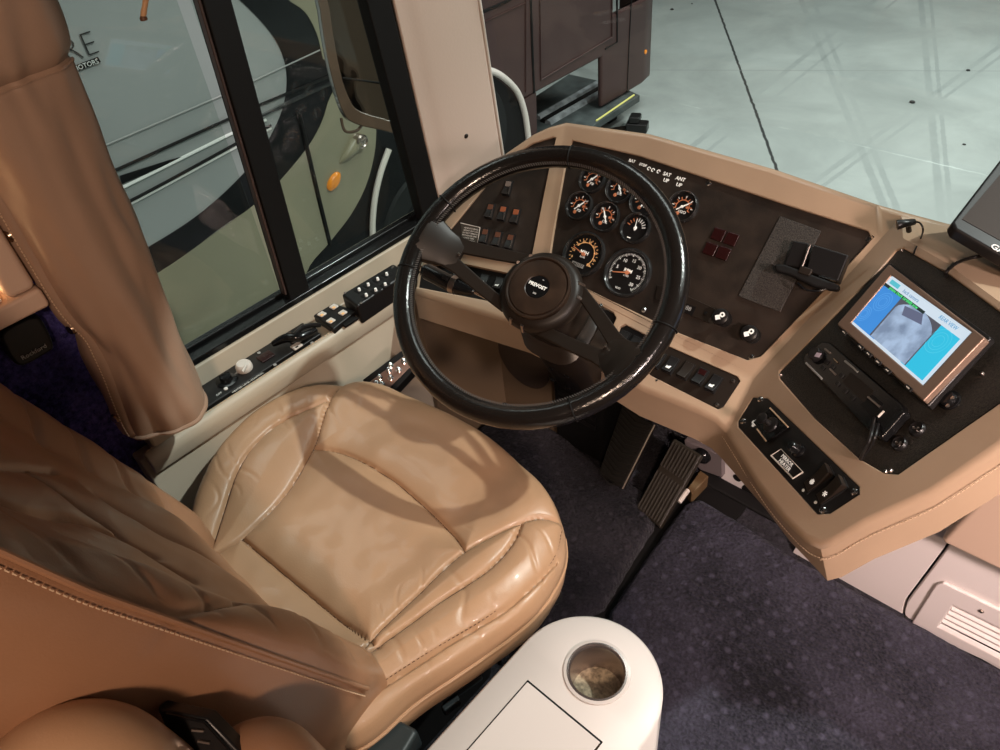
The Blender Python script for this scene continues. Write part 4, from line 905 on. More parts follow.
def angof(x, y): p = WLx(x, y); return atan2(p.y, p.x)
for (x, y) in ((429, 187), (672, 330), (396, 268), (575, 415), (572, 155)):
    bm = NB(); a = angof(x, y); bb = [Mw @ R2(a) @ V((RR+(rr_+.0006)*cos(t), 0, (rr_+.0006)*sin(t))) for t in [2*pi*k/24 for k in range(24)]]; tube(bm, bb, .0012, 6, closed=True)
    obj('rim_seam', bm, BLACKM, rim)
# spokes: V plates
aL = angof(413, 232); aR = angof(637, 372)
for k, (a, nm) in enumerate(((aL, 'spoke'), (aR, 'spoke'))):
    bm = NB(); Mq = Mw @ R2(a)
    def lv(r, s, h): return Mq @ V((r, s, h))
    hz = lambda r: -.050+.040*(max(0, r-.05)/.16)**1.3
    for sgn in (1, -1):
        path = [(.045, .044*sgn), (.10, .031*sgn), (.15, .018*sgn), (.19, .014*sgn)]
        rows = []
        for r, s in path:
            w = .0085+.005*(r/.19); z = hz(r)
            rows.append([bm.verts.new(lv(r, s-w, z-.004)), bm.verts.new(lv(r, s+w, z-.004)), bm.verts.new(lv(r, s+w, z+.004)), bm.verts.new(lv(r, s-w, z+.004))])
        for p, q in zip(rows, rows[1:]):
            for i in range(4): bm.faces.new((p[i], p[(i+1) % 4], q[(i+1) % 4], q[i]))
        bm.faces.new(rows[0]); bm.faces.new(rows[-1])
    sk = obj(nm, bm, BROWNBLK, whl, .0025, 3)
    bm = NB(); rows = []
    for r, w, zz, th in ((.150, .024, hz(.15), .004), (.162, .027, hz(.162), .006), (.180, .031, hz(.18)+.002, .010), (.205, .041, -.002, .016), (.212, .045, -.001, .0178)):
        rows.append([bm.verts.new(lv(r, -w, zz-th*.5)), bm.verts.new(lv(r, -w*.6, zz-th)), bm.verts.new(lv(r, w*.6, zz-th)), bm.verts.new(lv(r, w, zz-th*.5)), bm.verts.new(lv(r, w, zz+th*.5)), bm.verts.new(lv(r, w*.6, zz+th)), bm.verts.new(lv(r, -w*.6, zz+th)), bm.verts.new(lv(r, -w, zz+th*.5))])
    for p, q in zip(rows, rows[1:]):
        for i in range(8): bm.faces.new((p[i], p[(i+1) % 8], q[(i+1) % 8], q[i]))
    bm.faces.new(rows[0]); bm.faces.new(rows[-1]); obj('spoke_sleeve', bm, BROWNBLK, sk, .004, 3)
    bm = NB(); lathe(bm, Mq @ T(.152, 0, hz(.152)+.006), [(.003, 0), (.002, .003), (0, .0035)], 10); obj('rivet', bm, STEEL, sk)
bm = NB(); lathe(bm, Mw @ T(0, 0, -.05), [(.040, -.035), (.052, -.03), (.067, -.008), (.069, .004), (.066, .012), (.058, .018), (.0, .018)], 56); hub = obj('hub', bm, BROWNBLK, whl)
bm = NB()
for k in range(3):
    for d in (-.18, .18):
        a = k*2*pi/3+d+aR+.7; tube(bm, [Mw @ V((.063*cos(a), .063*sin(a), -.035)), Mw @ V((.069*cos(a), .069*sin(a), -.05))], .003, 8)
obj('hub_bolt', bm, STEEL, hub)
bm = NB(); lathe(bm, Mw @ T(0, 0, -.032), [(.053, 0), (.054, .004), (.0525, .009), (.050, .0095), (.0475, .006), (.046, .0085), (.034, .0095), (.0205, .0098), (.019, .0085)], 56, cap=False); obj('horn_pad', bm, HUBM, whl)
bm = NB(); lathe(bm, Mw @ T(0, 0, -.026), [(.0195, .002), (.0185, .0035), (0, .0038)], 40); bd = obj('horn_badge', bm, BLACKG, whl)
Mb = FWH.mu(531, 287, 551, 296); Mb.translation = Mw @ V((0, 0, -.0218)); text('lettering', 'PREVOST', Mb @ T(0, .0015, 0), .0078, WHITEL, bd, .0002, bold=.0003)
bm = NB(); box(bm, Mb @ T(.002, -.0115, 0), .006, .003, .0003); box(bm, Mb @ T(.004, .0135, 0), .003, .0015, .0003); obj('badge_mark', bm, GREY, bd)
# column
colm = thing('steering_column', 'dark brown steering column shroud with pleated boot under the wheel', 'steering column', (-.66, .98, .35))
c0 = WC-wn*.083; down = -wn
bm = NB()
def ring(c, ax, ay, rx, ry, n=28, e=3.2):
    return [bm.verts.new(c+ax*rx*math.copysign(abs(cos(2*pi*k/n))**(2/e), cos(2*pi*k/n))+ay*ry*math.copysign(abs(sin(2*pi*k/n))**(2/e), sin(2*pi*k/n))) for k in range(n)]
def skin(rs):
    for p, q in zip(rs, rs[1:]):
        n = len(p)
        for i in range(n): bm.faces.new((p[i], p[(i+1) % n], q[(i+1) % n], q[i]))
    bm.faces.new(rs[0]); bm.faces.new(rs[-1][::-1])
X_ = V((1, 0, 0)); vy = wn.cross(X_).normalized()
skin([ring(c0-down*.004, X_, vy, .040, .040), ring(c0+down*.015, X_, vy, .054, .05), ring(c0+down*.05, X_, vy, .058, .052), ring(c0+down*.07, X_, vy, .056, .05)])
obj('upper_shroud', bm, BROWNBLK, colm, ang=50)
bm = NB(); c1 = c0+down*.07; rs = []
for i in range(13): z = i*.0045; w = .060+(.004 if i % 2 else -.002); rs.append(ring(c1+down*z+V((0, -.001*i, 0)), X_, vy, w, w*.92))
skin(rs); obj('pleated_boot', bm, mat('pleated boot rubber', (.03, .022, .018), .35), colm, ang=60)
bm = NB(); c2 = c1+down*.052; dn = V((0.02, .35, -1)).normalized(); yy = V((0, -1, -.35)).normalized()
skin([ring(c2, X_, vy, .062, .056), ring(c2+dn*.05, X_, vy, .062, .055), ring(c2+dn*.13, X_, (vy+yy*-.2).normalized(), .056, .05), ring(c2+dn*.15, X_, (vy+yy*-.2).normalized(), .03, .03), ring(V((-.80, 1.22, .1)), X_, V((0, 1, 0)), .025, .025)])
obj('lower_shroud', bm, BROWNBLK, colm, ang=50)
bm = NB(); fc = c2+dn*.09; cn = -(vy) if vy.y > 0 else vy; 
for dx, dzz in ((-.018, 0), (.018, 0), (-.018, -.03), (.018, -.03)):
    p = fc+V((dx+.005, -.056, dzz)); box(bm, T(*p), .010, .006, .004)
obj('shroud_screw', bm, BLACKG, colm, .001)
# stalk
st = thing('indicator_stalk', 'silver and black indicator lever left of the steering hub', 'lever', c0)
bm = NB(); s0 = c0+V((-.05, -.0, .0)); FSt = Fr(c0+V((0, 0, .0)), wn, (1, 0, 0))
P = [FSt.p(x, y, h) for x, y, h in ((514, 315, .0), (490, 300, .004), (468, 289, .006))]; tube(bm, smoothpts(P, 5), .003, 10); obj('rod', bm, CHROME, st)
bm = NB(); P = [FSt.p(x, y, h) for x, y, h in ((474, 292, .006), (462, 288, .007), (450, 283, .008), (436, 276, .009), (424, 270, .01))]; tube(bm, smoothpts(P, 6), .01, 14, rf=lambda t: .006+.0085*min(1, t*3) if t < .93 else .011); obj('grip', bm, BLACKG, st)
bm = NB(); P = [FSt.p(x, y, h) for x, y, h in ((457, 286, .0075), (452, 284, .008))]; tube(bm, P, .0158, 16); obj('silver_collar', bm, STEEL, st)
bm = NB(); box(bm, FSt.m(446, 278, .022), .012, .008, .004); obj('lever_button', bm, BLACK, st, .001)

# ------------------------------------------------------------------ footwell
bm = NB(); wbox(bm, (-1.12, 1.03, 0.0), (-.93, 1.1, .46)); wbox(bm, (-.96, 1.03, 0), (-.93, 1.25, .46)); wbox(bm, (-1.123, .80, 0), (-1.106, 1.04, .50)); fp = obj('footwell_panel', bm, mat('tan vinyl darkened for shade', (.17, .115, .07), .5), None, .004, 3); tag(fp, 'tan footwell panel, coloured darker for shade, with a dark round grille under the left end of the dash', 'panel')  # vinyl darkened for under-dash shade; strip along the wall added to extend it
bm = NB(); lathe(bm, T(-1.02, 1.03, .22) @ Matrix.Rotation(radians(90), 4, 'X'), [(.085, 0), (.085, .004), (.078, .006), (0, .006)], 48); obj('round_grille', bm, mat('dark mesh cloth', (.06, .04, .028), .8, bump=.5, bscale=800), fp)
bm = NB(); tube(bm, smoothpts([V((-1.1, 1.0, .40)), V((-1.03, 1.01, .43)), V((-.97, 1.0, .46)), V((-.9, .98, .49))], 6), .008, 8); tag(obj('hose', bm, BLACKM), 'thin dark hose running under the left end of the dash', 'hose')
hb = thing('heater_box', 'black heater box standing under the dash left of the column', 'box', (-.84, 1.14, 0))
bm = NB(); wbox(bm, (-.92, 1.02, 0.001), (-.765, 1.2, .42)); obj('case', bm, BLACKM, hb, .012, 3)
bm = NB()
for i in range(5): wbox(bm, (-.90, 1.016, .12+i*.03), (-.785, 1.021, .135+i*.03))
obj('louver', bm, BLACK, hb)
# driver mat (fuzzy) - a soft slab
def slab(name, outline, z0, z1, m, lbl, cat, amp=.004, res=.012, rnd=.02):
    """soft carpet slab from an outline polygon: grid clipped to polygon, rounded down at edges"""
    xs = [p[0] for p in outline]; ys = [p[1] for p in outline]; bm = NB()
    def inside(x, y):
        c = False; j = len(outline)-1
        for i in range(len(outline)):
            a, b = outline[i], outline[j]
            if (a[1] > y) != (b[1] > y) and x < (b[0]-a[0])*(y-a[1])/(b[1]-a[1])+a[0]: c = not c
            j = i
        return c
    def dist(x, y):
        d = 9; j = len(outline)-1
        for i in range(len(outline)):
            a, b = outline[i], outline[j]; j = i; ex, ey = b[0]-a[0], b[1]-a[1]; t = max(0, min(1, ((x-a[0])*ex+(y-a[1])*ey)/(ex*ex+ey*ey+1e-12))); d = min(d, hypot(x-a[0]-ex*t, y-a[1]-ey*t))
        return d
    nx = int((max(xs)-min(xs))/res)+2; ny = int((max(ys)-min(ys))/res)+2; g = {}
    for i in range(nx):
        for j in range(ny):
            x = min(xs)+i*res; y = min(ys)+j*res
            if inside(x, y):
                d = dist(x, y); q = min(1, d/rnd); z = z0+(z1-z0)*sqrt(max(0, 1-(1-q)**2))+amp*noise.noise(V((x*9, y*9, 0)))*q+amp*.5*noise.noise(V((x*45, y*45, 3)))*q
                g[i, j] = bm.verts.new((x+.002*noise.noise(V((x*60, y*60, 1))), y+.002*noise.noise(V((x*60, y*60, 7))), z))
    def near(x, y):
        best = None; j = len(outline)-1
        for i in range(len(outline)):
            a, b = outline[i], outline[j]; j = i; ex, ey = b[0]-a[0], b[1]-a[1]; t = max(0, min(1, ((x-a[0])*ex+(y-a[1])*ey)/(ex*ex+ey*ey+1e-12))); q = (a[0]+ex*t, a[1]+ey*t); d = hypot(x-q[0], y-q[1])
            if best is None or d < best[0]: best = (d, q)
        return best[1]
    for (i, j) in list(g):
        for di in (-1, 0, 1):
            for dj in (-1, 0, 1):
                k = (i+di, j+dj)
                if k not in g: q = near(min(xs)+k[0]*res, min(ys)+k[1]*res); g[k] = bm.verts.new((q[0], q[1], z0))
    for (i, j) in list(g):
        if all(k in g for k in ((i+1, j), (i+1, j+1), (i, j+1))): bm.faces.new((g[i, j], g[i+1, j], g[i+1, j+1], g[i, j+1]))
    o = obj(name, bm, m, ang=70); tag(o, lbl, cat); return o
Z1 = .03
def xy(x, y, z=Z1): p = onz(x, y, z); return (p.x, p.y)
slab('driver_floor_mat', [xy(652, 497), xy(658, 510), xy(655, 524), xy(635, 555), xy(605, 605), (-.60, .46), (-1.1, .46), (-1.1, .98), xy(500, 395), xy(560, 430), xy(600, 462), xy(640, 485)], .0, Z1, CARPET, 'dark fuzzy navy floor mat in front of the driver seat', 'floor mat', res=.007, rnd=.022)
slab('aisle_carpet', [xy(690, 498), xy(702, 497), xy(745, 522), xy(792, 553), xy(1005, 668), (.25, .95), (.5, .95), (.5, -.6), (-.45, -.6), (-.45, .55), xy(610, 606), xy(650, 548), xy(681, 504)], .0, Z1+.004, CARPETR, 'blue grey dotted aisle carpet beside the console', 'carpet', res=.009, rnd=.02)
bm = NB(); wbox(bm, (-.62, .5, .0), (-.42, 1.14, .006)); tag(obj('gap_shade_strip', bm, BLACKM), 'dark strip put in for shade in the gap between mat and aisle carpet', 'floor strip')  # dark strip stands in for the shade between the two carpets
# pedals
def pedal(name, lbl, quad, z0, z1, m, ribs, chev=False):
    p0 = [onz(*quad[0], z1), onz(*quad[1], z1), onz(*quad[2], z0), onz(*quad[3], z0)]
    pt = thing(name, lbl, 'pedal', (p0[2]+p0[3])/2); n = (p0[1]-p0[0]).cross(p0[3]-p0[0]).normalized(); n = n if n.z > 0 else -n
    bm = NB(); prism(bm, p0, n, .018); obj('pedal_plate', bm, m, pt, .004)
    bm = NB(); a, b, c, d = p0
    if chev:
        for i in range(ribs):
            t = (i+.5)/ribs; l = a*(1-t)+d*t; r = b*(1-t)+c*t; mid = (l+r)/2+(d-a)*.07; tube(bm, [l+(r-l)*.06+n*.002, mid+n*.002, r-(r-l)*.06+n*.002], .0022, 6)
    else:
        for i in range(ribs):
            t = (i+.5)/ribs; u = a*(1-t)+b*t; w = d*(1-t)+c*t; tube(bm, [u*.96+w*.04+n*.002, u*.62+w*.38+n*.002], .0028, 6); tube(bm, [u*.55+w*.45+n*.002, u*.03+w*.97+n*.002], .0028, 6)
    obj('ribs', bm, m, pt)
    return pt, p0, n
pp_, q0, n0 = pedal('brake_pedal', 'dark pedal with herringbone ribs and a bright edge, left of the two', [(622, 405), (654, 425), (622, 489), (598, 473)], .05, .16, RUBBER, 15, True)
bm = NB(); tube(bm, [q0[1]+V((.002, 0, .002)), q0[2]+V((.002, 0, .002))], .0022, 8); obj('bright_edge', bm, STEEL, pp_)
pp2, q1, n1 = pedal('accelerator_pedal', 'dark ribbed treadle pedal between the mat and the holed white panel', [(674, 438), (702, 455), (660, 528), (636, 508)], .03, .13, mat('bronze ribbed rubber', (.022, .016, .010), .5), 9)
bm = NB(); prism(bm, [onz(x, y, .05) for x, y in ((688, 487), (700, 470), (709, 476), (692, 494))], (0, 0, 1), .04); obj('hinge_block', bm, WOOD if 0 else mat('tan linkage', (.12, .07, .03), .6), pp2, .003)
bm = NB(); tube(bm, [onz(688, 490, .06), onz(679, 502, .05)], .006, 10); obj('roller', bm, IVORY, pp2)
bk = thing('pedal_bracket', 'grey bracket with a black knob above the treadle pedal', 'bracket', onz(705, 450, .1))
bm = NB(); prism(bm, [ony(x, y, 1.15) for x, y in ((684, 440), (722, 456), (722, 478), (700, 470), (685, 452))], (0, -1, 0), .02); obj('plate', bm, mat('mauve grey metal', (.16, .13, .13), .5), bk, .003)
bm = NB(); lathe(bm, T(*ony(703, 455, 1.148)) @ Matrix.Rotation(radians(90), 4, 'X'), [(.022, 0), (.02, .01), (.012, .018), (0, .02)], 24); obj('knob', bm, BLACKG, bk)
# front kick panels
FK1 = Fr((0, 1.165, 0), (0, -1, 0), (1, 0, 0))
kp1 = pplate('holed_kick_panel', FK1, [(724, 462), (719, 488), (722, 494), (800, 540), (830, 560), (836, 500), (760, 440)], 0, .012, KICK, None, .002); tag(kp1, 'white kick panel with round holes under the near corner of the dash', 'panel')
for x, y, r_ in ((737, 478, .011), (750, 492, .022), (765, 500, .024)):
    bm = NB(); Mx = FK1.m(x, y, .0006); lathe(bm, Mx, [(r_, 0), (0, 0)], 24, cap=False); obj('round_hole', bm, BLACKM, kp1)
screw(FK1, 731.5, 494, .0, kp1, .005)
bm = NB(); wbox(bm, (-.56, 1.12, .0), (-.30, 1.16, .012)); tag(obj('black_sill', bm, BLACKM, None, .006), 'black sill along the foot of the holed kick panel', 'sill')
YK = 1.075
FK = Fr((0, YK, 0), (0, -1, 0), (1, 0, 0))
kb = [(790, 556), (796, 546), (830, 500), (960, 500), (1100, 560), (1100, 730), (1000, 672)]
hole = [(928, 606), (940, 607), (1100, 690), (1100, 724), (1000, 668), (923, 624)]
kp = thing('vent_kick_panel', 'white painted front panel with a slotted air vent beside the aisle carpet', 'panel', (0, YK, 0))
kmain = pplate('left_panel', FK, [(790, 557), (797, 545), (840, 480), (960, 520), (944, 548), (905, 600), (902, 612), (905, 621)], 0, .02, KICK, kp, .0015)
pplate('right_panel', FK, [(907, 622), (904, 612), (907, 602), (947, 549), (960, 530), (1120, 590), (1120, 742), (1000, 673)], .002, .02, KICK, kp, .003)
pplate('vent_frame', FK, [(936, 585), (943, 583), (1100, 660), (1100, 722), (1000, 668), (914, 628), (911, 624)], .009, .008, KICK, kp, .003, holes=[[(953, 606), (1080, 668), (1080, 700), (938, 627)]])
bm = NB()
for i in range(5):
    t = i/5; a = FK.p(953-15*(t+.02), 606+21*(t+.02), .004); b = FK.p(1080, 668+32*(t+.02), .004); c = FK.p(1080, 668+32*(t+.16), .010); d = FK.p(953-15*(t+.16), 606+21*(t+.16), .010)
    vs = [bm.verts.new(p) for p in (a, b, c, d)]; bm.faces.new(vs)
obj('louver', bm, KICK, kp, recalc=False)
pplate('vent_dark', FK, [(938, 622), (1080, 690), (1080, 700), (938, 627)], .0035, .001, BLACKM, kp)
for x, y in ((981.5, 611), (950, 647)): screw(FK, x, y, .009, kp, .0045, STEEL)
for x, y in ((799, 557), (906, 617)): screw(FK, x, y, .002, kp, .004, BROWNBLK)
FC = Fr((0, 1.02, 0), (0, -1, 0), (1, 0, 0))
cv = pplate('padded_door_side_cover', FC, [(939, 542), (1000, 477), (1080, 400), (1150, 400), (1150, 640), (1001, 572)], 0, .05, SALMON, None, .01, seg=4); tag(cv, 'salmon padded cover right of the dash above the vent panel', 'cover')

# ------------------------------------------------------------------ console
con = thing('console', 'off white rounded console with a cup holder between seat and aisle', 'console', (-.297, .2, 0))
CZ = .5; ccx, ccy, cr_ = -.297, .352, .1015
out = [V((ccx-cr_, -.45, CZ)), V((ccx+cr_, -.45, CZ))]+[V((ccx+cr_*cos(a), ccy+cr_*1.04*sin(a), CZ)) for a in [pi*k/40 for k in range(41)]]
cupc = onz(597, 672, CZ); cuph = [V((cupc.x+.0365*cos(-a), cupc.y+.0365*sin(-a), CZ)) for a in [2*pi*k/48 for k in range(48)]]
lx0, lx1, ly = -.357, -.237, .309
bm = NB()
cin = V((ccx, ccy-.3, 0)); inn = [V((ccx+(p.x-ccx)*.965, (p.y-.0035 if p.y > ccy else p.y), CZ)) for p in out]
tris = cdt([inn, cuph], (0, 0, 1)); fl = out+cuph; vs = [bm.verts.new(p) for p in fl]; vi = [bm.verts.new(p) for p in inn]; no = len(out)
for v in vs[:no]: v.co.z -= .0035
for t in tris: bm.faces.new([(vi+vs[no:])[i] for i in t])
for i in range(no): j = (i+1) % no; bm.faces.new((vi[i], vi[j], vs[j], vs[i]))
lo = [bm.verts.new((p.x, p.y, .036)) for p in out]; no = len(out)
for i in range(no): j = (i+1) % no; bm.faces.new((vs[i], vs[j], lo[j], lo[i]))
bm.faces.new(lo)
nh = len(cuph); hl = [bm.verts.new((p.x, p.y, CZ-.065)) for p in cuph]
for i in range(nh): j = (i+1) % nh; bm.faces.new((vs[no+i], vs[no+j], hl[j], hl[i]))
obj('body', bm, CONSOLE, con, ang=50)
bm = NB(); Mx = T(cupc.x, cupc.y, CZ); lathe(bm, Mx, [(.0415, .0005), (.041, .003), (.038, .0035), (.036, .001), (.0355, -.004), (.034, -.055)], 56, cap=False); ch = obj('cup_holder', bm, FILM, con)
bm = NB(); lathe(bm, Mx, [(.045, .0003), (.0445, .0024), (.0405, .0032)], 56, cap=False); obj('clear_ring', bm, mat('milky ring', (.55, .5, .47), .2, coat=.5), ch)
bm = NB(); lathe(bm, Mx, [(.035, -.054), (0, -.054)], 40, cap=False); obj('cup_bottom', bm, CUPM, ch)
bm = NB(); wbox(bm, (lx0, -.35, CZ-.004), (lx1, ly, CZ+.0022)); obj('lid', bm, CONSOLE, con, .001)
bm = NB(); wbox(bm, (lx0-.0018, -.3505, CZ-.003), (lx0, ly+.0025, CZ+.0006)); wbox(bm, (lx0-.0018, ly, CZ-.003), (lx1+.002, ly+.0028, CZ+.0006)); wbox(bm, (lx1, -.35, CZ-.003), (lx1+.002, ly, CZ+.0006)); obj('lid_gap', bm, BLACKM, con)
bm = NB(); wbox(bm, (lx1-.003, ly-.03, CZ+.0004), (lx1+.0015, ly-.002, CZ+.0018)); obj('latch', bm, BRASS, con)

# ------------------------------------------------------------------ driver seat
seat = thing('driver_chair', 'tan leather driver seat with pleated bolsters, facing the steering wheel', 'seat', (-.77, .3, 0))
SZt = .50
def sxy(x, y, z=SZt): p = onz(x, y, z); return (p.x, p.y)
outl = [sxy(341, 381), sxy(378, 380), sxy(415, 390), sxy(450, 405), sxy(485, 425), sxy(520, 455), sxy(547, 488), sxy(561, 520), sxy(562, 545), sxy(552, 572), sxy(530, 603), sxy(490, 634), sxy(450, 662), sxy(410, 688), (-.492, .10), (-.60, .06), (-.77, .05), (-.94, .06), sxy(176, 540, .52), sxy(184, 505, .52), sxy(198, 465, .525), sxy(220, 430, .525), sxy(255, 400, .52), sxy(298, 384, .51)]
OUT = [V((x, y, 0)) for x, y in outl]; OUT = smoothpts(OUT, 16, True); CC = V((-.775, .31, 0))
seams_px = [
 [(375, 384), (341, 382), (326, 410), (311, 444), (279, 491.5), (238, 532), (205, 552)][1:],
 [(326, 403), (274, 428), (242.6, 464), (220, 510), (206, 546)],
 [(311, 444), (342, 447), (388, 471), (424, 500.6), (451, 528), (465, 551)],
 [(238, 532), (274, 562), (320, 600), (365, 637.5), (380, 650)],
 [(560, 516), (540, 518), (519, 525.5), (465, 551), (424, 587), (388, 621), (356, 657)],
 [(521, 527), (512, 546), (487.5, 573), (437.6, 605), (397, 634), (358, 662)],
 [(562, 528), (555.5, 555), (515, 600), (460, 636), (410, 668), (369.5, 695)]]
SEAMS = [smoothpts([V((*sxy(x, y, .505), 0)) for x, y in l], 5) for l in seams_px]
def dseg(p, l):
    d = 9
    for a, b in zip(l, l[1:]):
        e = b-a; t = max(0, min(1, (p-a).dot(e)/(e.length_squared+1e-12))); d = min(d, (p-a-e*t).length)
    return d
def side(p, l):
    best = 9; s = 0
    for a, b in zip(l, l[1:]):
        e = b-a; t = max(0, min(1, (p-a).dot(e)/(e.length_squared+1e-12))); dd = (p-a-e*t); 
        if dd.length < best: best = dd.length; s = e.cross(p-a).z
    return best if s > 0 else -best
sm = lambda x: max(0, min(1, x))**2*(3-2*max(0, min(1, x)))
LSE, RSE = SEAMS[0], SEAMS[4]
NTH = len(OUT); NR = 130
bm = NB(); rows = []
def cushz(p, s):
    d = min(dseg(p, l) for l in SEAMS); 
    wr = noise.noise(V((p.x*28, p.y*28, 2)))*.0012+noise.noise(V((p.x*9, p.y*9, 5)))*.003
    z = SZt-.012+.012*(1-exp(-d/.022))-.0062*exp(-(d/.0028)**2)+wr
    bl = sm((abs(p.x-CC.x)-.13)/.12); z += .022*bl
    # small creases across the bolsters
    if bl > .3: z -= .0022*max(0, sin((p.x*.4+p.y)*150+6*noise.noise(p*12)))**10*sm(noise.noise(V((p.x*14, p.y*14, 9)))*2+.4)*bl
    e = 1-s; q = min(1, e/.20); z -= .032*(1-sqrt(max(0, 1-(1-q)**2)))
    return z
for i in range(NR+1):
    s = (i/NR)**.8; row = []
    for k in range(NTH):
        p = CC+(OUT[k]-CC)*s
        row.append(bm.verts.new((p.x, p.y, cushz(p, s))))
    rows.append(row)
for dzz, sc in ((.008, 1.008), (.02, 1.012), (.027, 1.004), (.03, 1.0), (.034, 1.006), (.05, 1.008), (.07, 1.0), (.085, .975), (.09, .93)):
    row = []
    for k in range(NTH):
        p = CC+(OUT[k]-CC)*sc; row.append(bm.verts.new((p.x, p.y, rows[NR][k].co.z-dzz)))
    rows.append(row)
for a, b in zip(rows, rows[1:]):
    for k in range(NTH): 
        try: bm.faces.new((a[k], a[(k+1) % NTH], b[(k+1) % NTH], b[k]))
        except ValueError: pass
bm.faces.new(rows[-1]); 
bmesh.ops.remove_doubles(bm, verts=rows[0]+[], dist=1e-5)
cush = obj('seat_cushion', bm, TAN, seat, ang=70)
edge = [V(((CC+(OUT[k]-CC)*1.0075).x, (CC+(OUT[k]-CC)*1.0075).y, rows[NR+1][0].co.z if 0 else cushz(OUT[k], 1)-.028)) for k in range(0, NTH, 3)]
bm = NB(); tube(bm, edge, .0035, 8, closed=True); obj('piping', bm, TAN, cush)
def zc_(p): return cushz(p, min(1, (p-CC).length/.3 if 0 else .7))
for l in (SEAMS[6],):
    P = [V((p.x, p.y, 0)) for p in l]
    def srat(p):
        best = 1
        a = atan2(p.y-CC.y, p.x-CC.x); k = min(range(NTH), key=lambda q: abs(((atan2(OUT[q].y-CC.y, OUT[q].x-CC.x)-a+pi) % (2*pi))-pi)); return min(1, (p-CC).length/(OUT[k]-CC).length)
    stitch('double_stitching', [V((p.x-.004, p.y+.003, cushz(V((p.x-.004, p.y+.003, 0)), srat(p))+.0005)) for p in P[::6]], cush, step=.007, m=SEAM, s=.001)
bm = NB()
for l in SEAMS[:6]:
    tube(bm, [V((p.x, p.y, cushz(V((p.x, p.y, 0)), srat(V((p.x, p.y, 0))))+.0006)) for p in l], .0011, 6)
obj('panel_seams', bm, SEAM, cush)
# pedestal and controls
bm = NB(); wbox(bm, (-1.0, .06, .30), (-.56, .50, .405)); obj('seat_pan', bm, BLACKM, seat, .01)
bm = NB(); wbox(bm, (-.96, .08, .001), (-.60, .44, .30)); obj('pedestal', bm, BLACKM, seat, .02, 3)
bm = NB(); a = onz(548, 594, .36); lathe(bm, T(a.x, a.y, a.z) @ Matrix.Rotation(radians(60), 4, 'Y'), [(.012, -.03), (.014, 0), (.014, .02), (.011, .024), (0, .024)], 20); obj('adjuster_knob', bm, BLACK, seat)
for (x, y, ln) in ((478, 664, .05), (463, 690, .07), (452, 708, .03)):
    bm = NB(); a = onz(x, y, .33); box(bm, T(*a) @ R2(1.35), ln, .012, .02); obj('slide_rail_bracket', bm, mat('dark steel bracket', (.06, .07, .075), .35, metal=.5) if x == 478 else bpy.data.materials['dark steel bracket'], seat, .003)
bm = NB(); a = onz(378, 745, .40); box(bm, T(*a) @ R2(.25), .12, .06, .05); obj('recliner_housing', bm, mat('dark teal plastic', (.02, .028, .03), .45), seat, .008)
# backrest
LEAN = radians(18); bo = V((-.765, .145, .50)); bn = V((0, cos(LEAN), sin(LEAN))); bu = V((1, 0, 0)); bvv = V((0, -sin(LEAN), cos(LEAN)))
def bl(x, y, h=0):
    p = onp(x, y, bo+bn*h, bn); d = p-bo; return V((d.dot(bu), d.dot(bvv), 0))
HB = .80; HWD = .285
bseams_px = [
 [(0, 412), (49, 427), (90, 437)],
 [(0, 453), (30, 470), (64, 483.6), (98.6, 493.4), (148, 518), (176, 535)],
 [(30, 470), (95, 513), (148, 552), (192, 582)],
 [(98.6, 493.4), (168, 543), (215, 576), (242, 594.6)],
 [(-30, 520), (0, 530), (20, 530), (59, 548), (94, 577), (143, 586), (197, 590), (246, 597)]]
BS = [smoothpts([bl(x, y, (.05, .03, .0, .0, .04)[q]) for x, y in l], 5) for q, l in enumerate(bseams_px)]
def hwl(v): return hw(v)*(.86+.14*sm(v/.16))
def hw(v):
    t = v/HB
    w = HWD*(1-.05*sm((t-.6)/.4))*(1-.06*(1-sm(t/.10)))
    if t > .9: w *= sqrt(max(0, 1-((t-.9)/.1)**2))*.85+.15*(1-(t-.9)/.1)
    return w
def bfront(x, v):
    w = hw(v) if x > 0 else hwl(v); r = abs(x)/w; p = V((x, v, 0)); d = min(dseg(p, l) for l in BS)
    ar = .052 if v < .2 else max(.004, .052-.13*(v-.2)); z = .002+(ar if x > 0 else .024)*sm((r-.55)/.26)
    z += .010*(1-exp(-d/.02))-.010-.005*exp(-(d/.0045)**2)
    z += noise.noise(V((x*16, v*16, 1)))*.003
    if r > .5: z -= .006*max(0, sin(v*75+x*25))**8*sm((r-.5)/.1)*sm((.98-r)/.1)*(1 if x < 0 else .45)
    z += .018*exp(-((v-.12)/.09)**2)*(1-sm((r-.4)/.3))
    return z
BT = .185
bm = NB(); rows = []; NV = 190; NXF = 130
us = []
for i in range(NV+1):
    v = -.06+(HB+.06)*i/NV; wr_, wl_ = hw(max(v, 0)), hwl(max(v, 0)); row = []; se = max(.004, .03-.05*max(v, 0))
    for k in range(NXF+1):       # front, left to right
        t = -1+2*k/NXF; w = wr_ if t > 0 else wl_; s0 = se if t > 0 else .0; x = t*w*.998; r = abs(t); f = bfront(x, max(v, 0)); e = 1-r; q = min(1, e/.16); f = s0+(f-s0)*sqrt(max(0, 1-(1-q)**2))
        row.append(bo+bu*x+bvv*v+bn*f)
    for k in range(1, 30):       # back side right to left
        a = pi*k/30; w = wr_ if a < pi/2 else wl_; s0 = se if a < pi/2 else 0.; x = (w+(.018 if a < pi/2 else .0)*abs(sin(2*a))**.7)*math.copysign(abs(cos(a))**.45, cos(a)); f = s0*abs(cos(a))-(BT)*abs(sin(a))**.6
        row.append(bo+bu*x+bvv*v+bn*f)
    rows.append([bm.verts.new(p) for p in row])
